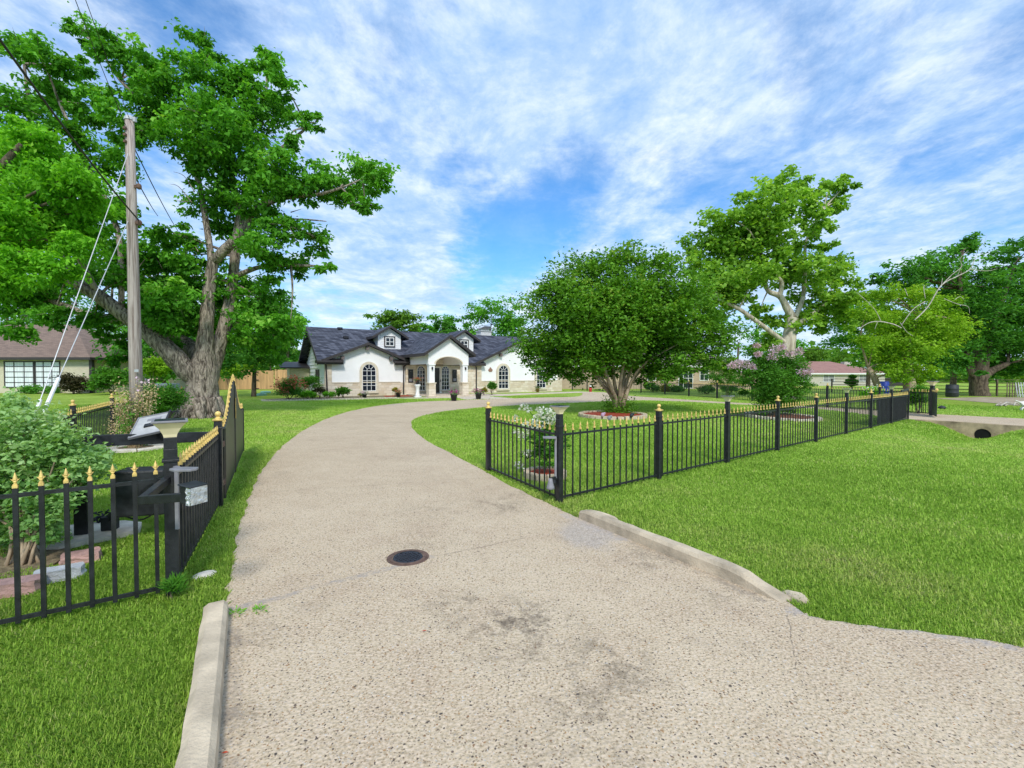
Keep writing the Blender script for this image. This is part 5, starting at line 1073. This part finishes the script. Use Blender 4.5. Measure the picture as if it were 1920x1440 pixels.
g = np.random.default_rng(3); q = np.stack([g.normal(0, .42, 2600), g.normal(0, .38, 2600), np.abs(g.normal(0, .32, 2600))], 1); q = q[np.hypot(q[:, 0], q[:, 1]) < .85 - q[:, 2] * .15]; leaf_obj('base_shoots', q + np.array(cb), g.uniform(0, .7, len(q)), .09, M['leaf_myrtle'], mt, droop=-.2, seed=4)
def ring_bed(name, label, c, rx, ry, h, wd, m, mulch, n=26):
    t = thing(name, label, 'edging', c); b_ = MB(); g = random.Random(n)
    for k in range(n):
        a0, a1 = 2 * math.pi * k / n + .02, 2 * math.pi * (k + 1) / n - .02
        e = [c + Vector((math.cos(a) * rx * f, math.sin(a) * ry * f, -.02)) for a, f in ((a0, 1), (a1, 1), (a1, 1 - wd / rx), (a0, 1 - wd / rx))]; b_.prism(e, (0, 0, h + .02 + g.uniform(-.008, .008)))
    b_.build('edging_stones', m, t, bevel=.01); b_ = MB(); vs = [c + Vector((0, 0, h * .95))]; fs = []
    for k in range(40): a = 2 * math.pi * k / 40; vs.append(c + Vector((math.cos(a) * rx * (1 - wd / rx), math.sin(a) * ry * (1 - wd / rx), h * .6)))
    b_.add(vs, [(0, 1 + k, 1 + (k + 1) % 40) for k in range(40)]); b_.build('mulch', mulch, t); EXCL.append((c.x, c.y, max(rx, ry) * .95)); return t
ring_bed('bed_ring', 'round stone edged bed of red mulch under the round tree', P(1148, 781), 1.32, 1.5, .13, .17, M['concrete'], M['mulch'], 30)
for i, (px, py, lb) in enumerate(((1130, 782, 'tiny pale ornament on the mulch under the round tree'), (1142, 788, 'small grey spot lamp on the mulch under the round tree'), (1184, 783, 'dark spot lamp on the mulch under the round tree'))):
    q = P(px, py, .1); b_ = MB(); b_.lathe(q, [(.05, 0), (.06, .05), (.07, .12), (.02, .16)], 10); b_.lathe(q + Vector((.06, 0, .08)), [(.03, 0), (.05, .06), (.04, .09)], 8); o = b_.build('garden_lamp' if i else 'garden_ornament', M['pot'] if i == 2 else M['greyplastic'] if i else M['petal_pink'], None, True, loc=q); tag(o, lb, 'garden lamp' if i else 'ornament')
# sycamore
DS = 31.0; sb_ = W(1474, 700, DS); sb_.z = 0
sy = [(1310, 470, 34), (1345, 440, 36), (1370, 410, 34), (1330, 520, 40), (1375, 480, 46), (1400, 440, 46), (1410, 385, 30), (1440, 400, 44), (1460, 360, 36), (1487, 345, 26), (1480, 390, 34), (1450, 440, 40), (1400, 520, 46), (1345, 560, 36), (1375, 560, 30), (1430, 500, 40), (1530, 380, 32), (1560, 350, 26), (1580, 350, 18), (1570, 385, 24), (1545, 415, 28), (1515, 430, 22), (1508, 455, 18), (1480, 490, 34), (1500, 520, 40), (1540, 500, 38), (1570, 520, 34), (1590, 550, 30), (1560, 570, 36), (1520, 570, 34), (1590, 590, 28), (1540, 610, 26), (1425, 590, 22), (1450, 600, 24), (1305, 500, 28), (1300, 560, 24), (1550, 470, 20), (1440, 640, 24), (1340, 600, 24), (1500, 600, 26), (1410, 470, 40), (1465, 470, 26), (1360, 520, 30)]
SBL = px_blobs(sy, DS, 23, .05)
tree('sycamore_tree', 'tall irregular tree with pale smooth limbs behind the pink myrtle', 'tree', sb_, br(DS, (1472, 752, 40), (1474, 700, 30), (1476, 655, 27), (1482, 620, 22), (1486, 596, 19)), SBL, 36000, .25, M['leaf_syc'], M['bark_syc'], aspect=.8, twigs=40, crad=.21, per=60, seed=24, droop=.3,
     branches=[br(DS, (1478, 648, 10), (1450, 626, 9, -.5), (1415, 600, 8, -1), (1385, 579, 7, -1), (1345, 560, 5, -1)), br(DS, (1486, 596, 16), (1474, 575, 13), (1462, 555, 11), (1440, 545, 8), (1432, 515, 8), (1430, 480, 5)), br(DS, (1462, 555, 9), (1466, 530, 8), (1455, 510, 7), (1462, 440, 7), (1470, 370, 4)), br(DS, (1488, 600, 10), (1505, 560, 8), (1510, 500, 6), (1512, 450, 5), (1545, 390, 4)), br(DS, (1486, 615, 12), (1520, 590, 9), (1560, 560, 6))])
# pink crape myrtle shrub with its bed
pmb = P(1452, 782); DPk = pmb.y; ring_bed('bed_ring', 'pale stone edged bed with the pink flowering myrtle', P(1464, 783), 1.15, 1.7, .10, .16, M['cream'], simple('brown_mulch', (.20, .075, .04), .95, 0, .6, 40, 1.0, 60), 30)
pb2 = px_blobs([(1414, 710, 20), (1440, 700, 25), (1472, 697, 25), (1492, 710, 20), (1428, 735, 22), (1458, 735, 26), (1484, 735, 20), (1440, 755, 20), (1465, 758, 20), (1405, 690, 16), (1440, 675, 20), (1470, 672, 18), (1500, 685, 18), (1455, 715, 28, .6), (1455, 715, 28, -.6), (1395, 735, 10), (1430, 770, 12), (1478, 770, 10), (1515, 722, 10), (1415, 665, 12)], DPk, 3, .03)
t = tree('crape_myrtle_shrub', 'dark green shrub topped with lilac pink flower sprays', 'shrub', pmb, ([pmb, W(1450, 755, DPk), W(1448, 720, DPk)], [.05, .04, .02]), pb2, 24000, .085, M['leaf_shrub'], M['bark_smooth'], twigs=18, crad=.28, seed=6, droop=.15)
for i, (px, py, r_) in enumerate(((1383, 684, 10), (1396, 681, 11), (1410, 690, 6), (1372, 686, 6), (1452, 656, 9), (1448, 670, 9), (1466, 651, 6), (1480, 663, 7), (1498, 660, 8), (1419, 648, 5), (1421, 664, 5), (1504, 698, 7), (1518, 697, 6))):
    c = W(px, py, DPk - .55); q = np.random.default_rng(i).normal(size=(170, 3)) * (r_ * DPk / F * .46) * np.array([1, 1, .85]) + np.array(c); leaf_obj('blossom', q, np.random.default_rng(i).uniform(0, 1, 170), .05, M['petal_pink'], t, aspect=.9, droop=0, seed=i)
simple_tree('small_tree', 'small reddish crape myrtle by the back fence', 1365, 33, 92, 652, 742, 6000, .11, M['leaf_shrub'], 'bark_smooth', seed=71, tw=.02)
# right side
simple_tree('dark_tree', 'tree with a thin dark trunk between red roofed house and lime tree', 1628, 37, 165, 545, 690, 11000, .22, M['leaf_maple'], seed=81, nb=30, tw=.026)
LD = 26.5; lb_ = W(1706, 700, LD); lb_.z = 0
ltb = [(1640, 560, 26), (1670, 550, 26), (1700, 555, 26), (1740, 560, 28), (1770, 570, 26), (1790, 600, 24), (1800, 615, 16), (1760, 610, 34), (1720, 600, 34), (1680, 610, 34), (1650, 600, 28), (1625, 585, 22), (1640, 640, 28), (1680, 650, 34), (1720, 645, 36), (1760, 650, 26), (1780, 635, 22), (1690, 690, 28), (1720, 690, 28), (1660, 680, 26), (1740, 700, 18), (1670, 705, 14), (1710, 715, 14), (1700, 630, 36, 1.5), (1740, 620, 36, 1.5), (1660, 630, 30, 1.5)]
t = tree('lime_green_tree', 'yellow green bushy tree with bare grey branches poking from its top', 'tree', lb_, br(LD, (1706, 758, 22), (1705, 720, 20), (1700, 680, 17), (1705, 630, 13), (1720, 590, 8)), px_blobs(ltb, LD, 33, .04), 26000, .16, M['leaf_lime'], M['bark_smooth'], twigs=26, crad=.24, per=60, seed=34, droop=.25, branches=[br(LD, (1655, 752, 12), (1640, 710, 11, -.2), (1628, 690, 9))])
b_ = MB()
for l in ([(1715, 600, 5), (1740, 575, 5), (1765, 535, 5), (1795, 518, 4.5), (1818, 505, 3), (1830, 480, 2)], [(1765, 535, 4), (1785, 515, 3), (1803, 500, 3), (1800, 485, 2), (1815, 470, 1.5)], [(1818, 505, 3), (1850, 508, 2), (1870, 504, 1)], [(1795, 518, 2.5), (1800, 505, 2)], [(1690, 615, 5), (1675, 608, 4.5), (1650, 603, 4.5), (1630, 605, 3.5), (1612, 616, 2)], [(1652, 603, 3), (1640, 580, 2.5), (1620, 560, 2.5), (1606, 548, 1.5)], [(1690, 610, 4), (1712, 580, 3.5), (1735, 565, 3)], [(1688, 605, 3), (1700, 622, 2.5), (1712, 630, 1.5)], [(1770, 560, 3), (1795, 570, 3), (1815, 575, 2), (1818, 588, 1.5)], [(1790, 562, 2.5), (1800, 556, 2), (1808, 562, 1)], [(1735, 560, 3), (1732, 540, 2.5), (1734, 535, 1.5)], [(1702, 555, 3), (1696, 540, 2)], [(1830, 480, 1.5), (1838, 460, 1), (1848, 452, .8)], [(1645, 604, 2), (1640, 618, 1.5)], [(1765, 535, 3), (1767, 522, 2)], [(1840, 478, 1.2), (1850, 440, .8)]):
    b_.tube([W(x, y, LD - 2.2) for x, y, _ in l], [w_ / 2 * LD / F * .38 for _, _, w_ in l], 6, sub=4, wob=.08)
b_.build('dead_branch', M['deadwood'], t, True)
DR = 35.0; rb = W(1837, 700, DR); rb.z = gzf(rb.x, rb.y)
rtb = [(1700, 510, 34), (1740, 505, 38), (1780, 490, 34), (1808, 465, 26), (1815, 450, 16), (1815, 520, 38), (1860, 540, 44), (1840, 590, 46), (1880, 590, 44), (1800, 570, 34), (1790, 625, 38), (1840, 640, 44), (1890, 640, 40), (1860, 680, 30), (1900, 690, 28), (1820, 680, 24), (1880, 500, 34), (1905, 480, 30), (1925, 530, 44), (1940, 600, 50), (1935, 460, 30), (1760, 540, 34), (1665, 525, 22), (1925, 680, 30), (1770, 670, 30), (1740, 660, 26), (1980, 560, 60), (1980, 660, 40), (1700, 540, 30), (1850, 700, 14), (1810, 640, 40, 3), (1870, 600, 50, 3), (1780, 560, 46, 3), (1920, 620, 50, 3)]
tree('elm_tree', 'large dark green tree with a stout ribbed trunk by the pasture fence', 'tree', rb, br(DR, (1837, 758, 40), (1837, 742, 30), (1835, 725, 26), (1835, 705, 27), (1840, 680, 22), (1850, 640, 16)), px_blobs(rtb, DR, 44, .06), 40000, .27, M['leaf_dark'], M['bark_dark'], twigs=34, crad=.22, per=60, seed=45, droop=.4,
     branches=[br(DR, (1838, 710, 20), (1860, 695, 13), (1890, 682, 8)), br(DR, (1830, 712, 14), (1818, 690, 10), (1812, 660, 8)), br(DR, (1836, 700, 18), (1830, 620, 12), (1800, 540, 8), (1805, 470, 4)), br(DR, (1850, 640, 14), (1880, 560, 9), (1900, 500, 5))])
simple_tree('elm_tree', 'dark tree with a forked trunk farther back in the pasture', 1788, 58, 170, 560, 712, 9000, .36, M['leaf_dark'], seed=90, tw=.045)
simple_tree('elm_tree', 'dark tree behind the lime green tree near the blue barrel', 1720, 52, 150, 560, 715, 8000, .34, M['leaf_dark'], seed=91)
simple_tree('small_tree', 'thin young tree in front of the red roofed house', 1598, 60, 20, 700, 727, 700, .2, M['leaf_shrub'], seed=92)
for i, (px, D, w_, yt, yb, lm, lb) in enumerate(((1440, 70, 110, 600, 705, 'leaf_maple', 'broad green tree behind the sycamore trunk'), (1525, 100, 70, 640, 700, 'leaf_far', 'pale far tree left of the red roof'), (1330, 95, 80, 665, 710, 'leaf_far', 'low far tree behind the grey roofed house'), (1590, 130, 160, 655, 700, 'leaf_far', 'pale far tree beyond the red roofed house'), (1130, 80, 140, 640, 705, 'leaf_maple', 'green tree behind the grey roof beside the white house'), (1250, 85, 140, 645, 705, 'leaf_far', 'pale tree behind the middle of the grey roof'))):
    simple_tree('background_tree', lb, px, D, w_, yt, yb, 4500, .42, M[lm], seed=100 + i)
g = np.random.default_rng(55); n = 26000; th = g.uniform(-R(62), R(62), n); rr = g.uniform(150, 210, n); x, y = rr * np.sin(th), rr * np.cos(th); hh = 7.5 + 3.5 * np.sin(th * 23) + 2 * np.sin(th * 57 + 1); z = g.uniform(0, 1, n) ** .8 * np.maximum(2.5, hh) - .6
o = leaf_obj('distant_treeline', np.stack([x, y, z], 1), g.uniform(0, 1, n), 1.5, M['leaf_far'], None, aspect=.8, seed=2); tag(o, 'low far line of green trees along the horizon', 'trees', None, 'stuff')
# ------------------------------------------------------------------ shrubs and flowers
vc = W(72, 880, 4.35); SB0 = W(45, 1060, 4.1); SB0.z = 0
vb = px_blobs([(45, 805, 54), (5, 790, 54), (105, 838, 42), (148, 850, 30), (60, 860, 70), (0, 880, 70), (110, 890, 52), (40, 930, 56), (90, 950, 40), (20, 980, 40), (160, 870, 28), (70, 985, 28), (-60, 860, 70), (-70, 940, 60), (70, 785, 26), (15, 757, 26), (120, 815, 22), (178, 850, 18), (190, 870, 14), (60, 1012, 26), (20, 1020, 26), (98, 1000, 20), (40, 990, 36)], 4.35, 8, .10)
t = thing('viburnum_shrub', 'wind blown pale green shrub in the near planting bed', 'shrub', SB0); b_ = MB(); g = random.Random(3)
for bl in vb: e = Vector(bl[:3]); b_.tube([SB0 + Vector((g.uniform(-.16, .16), g.uniform(-.1, .1), -.02)), SB0 + Vector(((e.x - SB0.x) * .25, (e.y - SB0.y) * .3, .35)), e], [.015, .011, .004], 6, sub=4)
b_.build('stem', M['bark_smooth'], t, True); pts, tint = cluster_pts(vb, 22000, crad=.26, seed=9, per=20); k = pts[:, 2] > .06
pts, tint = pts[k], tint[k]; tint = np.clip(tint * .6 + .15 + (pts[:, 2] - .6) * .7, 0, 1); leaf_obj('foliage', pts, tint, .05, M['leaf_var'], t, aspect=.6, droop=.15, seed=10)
# white rose with its bed
rc = P(1022, 893); ring_bed('bed_ring', 'small stone edged bed of red mulch under the white roses', rc, .36, .42, .10, .10, M['concrete'], M['mulch'], 12); DRo = rc.y
rb2 = px_blobs([(1030, 780, 14), (1020, 800, 16), (1035, 820, 18), (1010, 825, 18), (1020, 845, 20), (1035, 855, 16), (1000, 850, 14), (1025, 870, 14), (1008, 805, 12), (1045, 840, 12)], DRo, 4, .03)
t = tree('rose_bush', 'white flowering rose bush behind the short fence panel', 'rose bush', rc, ([rc, W(1022, 860, DRo), W(1022, 820, DRo)], [.02, .016, .01]), rb2, 3400, .05, M['leaf_shrub'], M['bark_dark'], twigs=10, crad=.36, seed=2, droop=0)
b_ = MB(); b_.tube([W(1025, 800, DRo), W(1012, 775, DRo), W(1014, 757, DRo)], [.008, .006, .003], 5, sub=3); b_.tube([W(1022, 810, DRo), W(1000, 780, DRo), W(985, 764, DRo)], [.008, .006, .003], 5, sub=3); b_.build('cane', M['leaf_shrub'], t)
for i, (px, py) in enumerate(((983, 763), (988, 768), (1012, 772), (1020, 770), (1030, 772), (1036, 780), (1026, 782), (1014, 782), (1006, 782), (967, 785), (968, 808), (985, 795), (990, 802), (978, 818), (990, 850), (986, 812), (1040, 790), (1022, 790), (1002, 795), (1046, 775), (975, 872), (1012, 800))):
    c = W(px, py, DRo - .12); q = np.random.default_rng(i).normal(size=(26, 3)) * .022 + np.array(c); leaf_obj('blossom', q, np.random.default_rng(i).uniform(0, 1, 26), .042, M['petal_white'], t, aspect=.95, droop=0, seed=i)
# dried plant in a stone ring by the pole
dc = P(254, 842); ring_bed('bed_ring', 'pale flat stone ring round the dried flower stalks', dc, .62, .55, .06, .24, M['slab'], M['soil'], 7); DD = dc.y
t = thing('dried_plant', 'tan dried flower stalks standing before the utility pole', 'plant', dc); b_ = MB(); g = random.Random(8); hd_ = []
for k in range(60):
    px = g.gauss(247, 21); py = g.uniform(725, 815); e = W(min(290, max(205, px)), py, DD + g.uniform(-.35, .35)); b_.tube([dc + Vector((g.uniform(-.15, .15), g.uniform(-.15, .15), 0)), (dc + e) / 2 + Vector((g.uniform(-.05, .05), 0, .05)), e], [.006, .005, .003], 4, sub=2); hd_.append(e)
b_.build('stem', M['dry'], t); rg = np.random.default_rng(5); q = np.concatenate([np.array(e) + rg.normal(size=(42, 3)) * np.array([.055, .055, .11]) for e in hd_]); q = q[q[:, 2] > .1]; leaf_obj('seed_heads', q, rg.uniform(0, 1, len(q)), .036, M['dry'], t, aspect=.8, seed=6)
q = rg.normal(size=(900, 3)) * np.array([.16, .16, .3]) + np.array(dc + Vector((.05, 0, .6))); leaf_obj('leaves', q[q[:, 2] > .02], rg.uniform(0, 1, (q[:, 2] > .02).sum()), .06, M['leaf_shrub'], t)
fl = (M['petal_pink'], [tuple(W(px, py, 9.6)) for px, py in ((276, 716), (258, 713), (249, 731))], (.022, .015, .02), 9, .055)
def sh(name, label, px, py, D, wpx, hpx, n, size, lm, seed, flowers=None, cat='shrub', **k):
    c = W(px, py, D); r_ = D / F; return shrub(name, label, cat, (c.x, c.y, c.z), wpx / 2 * r_, wpx / 2 * r_ * .8, hpx / 2 * r_, n, size, M[lm], seed=seed, flowers=flowers, **k)
sh('vine_shrub', 'leafy green vine over the fence between pole and big trunk', 305, 760, 12.6, 92, 84, 6500, .075, 'leaf_shrub', 1, fl)
sh('vine_shrub', 'green climber with pink blooms just behind the utility pole', 268, 752, 11.4, 40, 90, 2400, .07, 'leaf_shrub', 2, (M['petal_pink'], [tuple(W(px, py, 11.0)) for px, py in ((275, 716), (249, 731))], (.022, .015, .02), 9, .055))
sh('hedge_ball', 'clipped dark reddish hedge under the cream brick wall', 140, 718, 38.5, 62, 40, 5200, .14, 'leaf_red', 3, low=-.9, stems=4)
sh('shrub', 'loose green shrub at the corner of the cream brick house', 210, 713, 37, 72, 52, 4200, .2, 'leaf_shrub', 4)
sh('shrub', 'low dark green planting below the gridded window', 75, 732, 38.8, 80, 10, 1800, .16, 'leaf_dark', 5, nb=22); sh('shrub', 'pale dry green bush behind the pole base', 290, 690, 33, 60, 40, 2500, .2, 'leaf_lime', 6)
sh('yellow_shrub', 'yellow green bush between the big trunk and the cedar boards', 432, 690, 40, 46, 62, 3600, .2, 'leaf_lime', 7); sh('yellow_shrub', 'pale yellow sprawling bush above the cedar fence', 462, 684, 51.5, 50, 28, 2600, .22, 'leaf_lime', 8)
sh('rose_bush', 'dark bush with coral flowers at the end of the front bed', 543, 728, 29.6, 52, 36, 4200, .10, 'leaf_dark', 9, (M['petal_red'], [tuple(W(px, py, 29.2)) for px, py in ((525, 716), (540, 712), (552, 709), (560, 716), (545, 718), (536, 730), (516, 727), (568, 722), (530, 733), (550, 707), (522, 724), (556, 722))], (.13, .1, .11), 34, .10), 'rose bush')
sh('shrub', 'white speckled green shrub against the white side wall', 585, 717, 31.5, 40, 30, 2400, .11, 'leaf_shrub', 10); sh('shrub', 'bright low rounded shrub behind the bed edging', 577, 740, 29.8, 40, 16, 2200, .09, 'leaf_locust', 11); sh('shrub', 'reddish low shrub by the house corner', 599, 733, 30.4, 26, 14, 1200, .09, 'leaf_red', 12)
sh('shrub', 'small bright shrub along the bed edging left of the window', 616, 740, 30.2, 28, 11, 1200, .09, 'leaf_locust', 13); sh('hydrangea', 'spiky leaved green plant below the arched window', 644, 734, 31.2, 24, 18, 700, .18, 'leaf_shrub', 14); sh('shrub', 'thin golden plant beside the wing downspout', 741, 731, 33, 10, 12, 300, .09, 'leaf_gold', 15)
sh('shrub', 'upright green shrub against the wing right of the porch', 922, 724, 36.2, 18, 22, 1300, .12, 'leaf_shrub', 16); sh('shrub', 'small golden shrub beside the dark flower pot', 908, 732, 35.6, 14, 12, 600, .1, 'leaf_gold', 17); sh('shrub', 'small yellowing plants under the arched window sill', 677, 740, 31.6, 10, 6, 250, .08, 'leaf_gold', 18)
sh('yellow_shrub', 'golden bush before the tan brick house window', 1246, 704, 46, 34, 28, 3000, .16, 'leaf_gold', 19); sh('hedge_ball', 'round green clipped bush behind the back fence', 1270, 730, 42, 32, 18, 2200, .13, 'leaf_shrub', 20); sh('hedge_ball', 'olive green bush behind the back fence by the tan brick wall', 1222, 727, 43, 34, 20, 2200, .13, 'leaf_shrub', 21); sh('hedge_ball', 'yellow green low bush between two clipped bushes', 1247, 729, 42.5, 22, 18, 1500, .12, 'leaf_gold', 22)
sh('shrub', 'small green shrub by the far garden wall', 1120, 733, 46, 16, 8, 600, .14, 'leaf_shrub', 23); sh('shrub', 'small green shrub left of the many stems', 1140, 733, 46, 14, 8, 600, .14, 'leaf_shrub', 24); sh('shrub', 'low spreading green plants behind the back fence', 1325, 731, 38, 40, 12, 1800, .13, 'leaf_dark', 25); sh('shrub', 'dark low plants under the small crape myrtle', 1368, 730, 37.4, 36, 10, 1500, .13, 'leaf_dark', 26)
sh('rose_bush', 'loose pale flowered shrub beyond the street fence near the blue barrel', 1632, 738, 21.6, 52, 24, 2600, .085, 'leaf_locust', 27, (M['petal_white'], [tuple(W(px, py, 21.2)) for px, py in ((1622, 728), (1640, 726), (1652, 724), (1633, 735))], (.05, .04, .04), 16, .06), 'rose bush'); sh('shrub', 'dense green shrub between mesh fence end and exit gate', 1722, 748, 19.6, 32, 56, 3200, .085, 'leaf_shrub', 28)
sh('hedge_ball', 'far green shrub beside the red roofed house', 1478, 727, 60, 30, 10, 800, .25, 'leaf_shrub', 29)
sh('grass_tuft', 'tuft of long grass at the foot of the keypad post', 322, 1108, 3.42, 22, 26, 120, .10, 'leaf_shrub', 30, None, 'grass tuft', aspect=.09, droop=-1.1, low=-1, nb=6, stems=1)
for i, (px, py, lb) in enumerate(((440, 1155, 'small weed tuft in the slab joint by the kerb end'), (486, 1148, 'flat weed tuft growing in the slab joint'))):
    q = P(px, py); rg = np.random.default_rng(i); v = rg.normal(size=(70, 3)) * np.array([.025, .02, .008]) + np.array(q + Vector((0, 0, .02))); o = leaf_obj('weed_tuft', v, rg.uniform(0, 1, 70), .03, M['leaf_locust'], None, aspect=.25, droop=-.5, seed=i); tag(o, lb, 'weed')
# fallen leaves on the drive
for i, (px, py, lb) in enumerate(((421, 1413, 'dry red leaf on the drive by the near kerb'), (795, 1184, 'tiny orange leaf on the drive below the manhole'))):
    q = P(px, py, .02); b_ = MB(); b_.add([q + Vector((-.016, 0, .002)), q + Vector((0, -.006, .006)), q + Vector((.018, .003, .004)), q + Vector((.002, .007, .007))], [(0, 1, 2, 3)]); o = b_.build('fallen_leaf', simple('dry_leaf%d' % i, (.42, .06, .02), .7), loc=q); tag(o, lb, 'leaf')
# ------------------------------------------------------------------ white dog
def dog():
    q = P(1917, 771); t = thing('dog', 'white dog walking out of the frame at the roadside', 'dog', q); S = 1.0
    J = [((0, 0, .33), .085), ((.18, 0, .31), .085), ((.36, 0, .32), .105), ((.48, 0, .40), .07), ((.56, 0, .48), .065), ((.66, 0, .47), .038), ((-.10, 0, .35), .03), ((-.20, 0, .39), .024), ((-.28, 0, .42), .022)]
    E = [(0, 1), (1, 2), (2, 3), (3, 4), (4, 5), (0, 6), (6, 7), (7, 8)]
    def leg(root, pts):
        p = root
        for a, r_ in pts: J.append((a, r_)); E.append((p, len(J) - 1)); p = len(J) - 1
    for sy, o in ((.06, .03), (-.06, -.04)):
        leg(0, [((o + .02, sy, .24), .055), ((o + .05, sy, .17), .032), ((o - .05, sy, .10), .022), ((o - .03, sy, .02), .022), ((o + .02, sy, .012), .02)])
        leg(2, [((.36 - o, sy, .22), .042), ((.36 - o * 1.5, sy, .12), .026), ((.37 - o * 2, sy, .03), .022), ((.41 - o * 2, sy, .012), .02)])
    for sy in (.045, -.045): leg(4, [((.55, sy, .54), .022), ((.535, sy * 1.3, .57), .010)])
    me = bpy.data.meshes.new('body'); me.from_pydata([tuple(Vector(p) * 1.15) for p, _ in J], E, []); o = bpy.data.objects.new('body', me); COL.objects.link(o); o.parent = t
    sk = o.modifiers.new('skin', 'SKIN'); 
    for i, (_, r_) in enumerate(J): me.skin_vertices[0].data[i].radius = (r_ * 1.15, r_ * 1.15)
    me.skin_vertices[0].data[0].use_root = True
    o.modifiers.new('sub', 'SUBSURF').levels = 2; o.modifiers['sub'].render_levels = 2; me.materials.append(M['fur'])
dog()
rs = W(1890, 759, 24.4); q = P(1888, 762); b_ = MB(); g = random.Random(1); lg = thing('fallen_branch', 'pale dead branch lying on the dirt track beside the dog', 'branch', q)
for k in range(7): a = q + Vector((g.uniform(-.5, .4), g.uniform(-.15, .15), .04)); b_.tube([a, a + Vector((g.uniform(.1, .4), 0, g.uniform(.02, .2))), a + Vector((g.uniform(.3, .6), g.uniform(-.1, .1), g.uniform(.0, .12)))], [.04, .035, .015], 6, sub=3)
b_.build('branch_wood', M['deadwood'], lg, True)
bb = P(1766, 768); b_ = MB(); b_.lathe(bb, [(.05, 0), (.14, .06), (.15, .12), (.08, .17)], 10); b_.tube([bb + Vector((-.16, 0, .0)), bb + Vector((-.1, 0, .16)), bb + Vector((.05, 0, .17)), bb + Vector((.14, 0, .03))], .012, 5, sub=4); o = b_.build('hose_coil', M['pot'], None, True, loc=bb); tag(o, 'small dark coiled hose on the grass beyond the exit gate', 'hose')
gp_ = P(1107, 735); gn_ = thing('garden_gnome', 'tiny garden figure in red and white by the drive end', 'figurine', gp_); b_ = MB(); b_.lathe(gp_, [(.12, 0), (.14, .25), (.10, .42)], 10); b_.build('coat', simple('gnome_red', (.5, .03, .03), .6), gn_); b_ = MB(); b_.lathe(gp_ + Vector((0, 0, .42)), [(.09, 0), (.10, .08), (.08, .16), (.03, .24)], 10); b_.build('head', M['white'], gn_)
for x, y in ((254, 842),): EXCL.append((*P(x, y).xy, .6))
EXCL.append((c0.x, c0.y, .06))
build_grass()
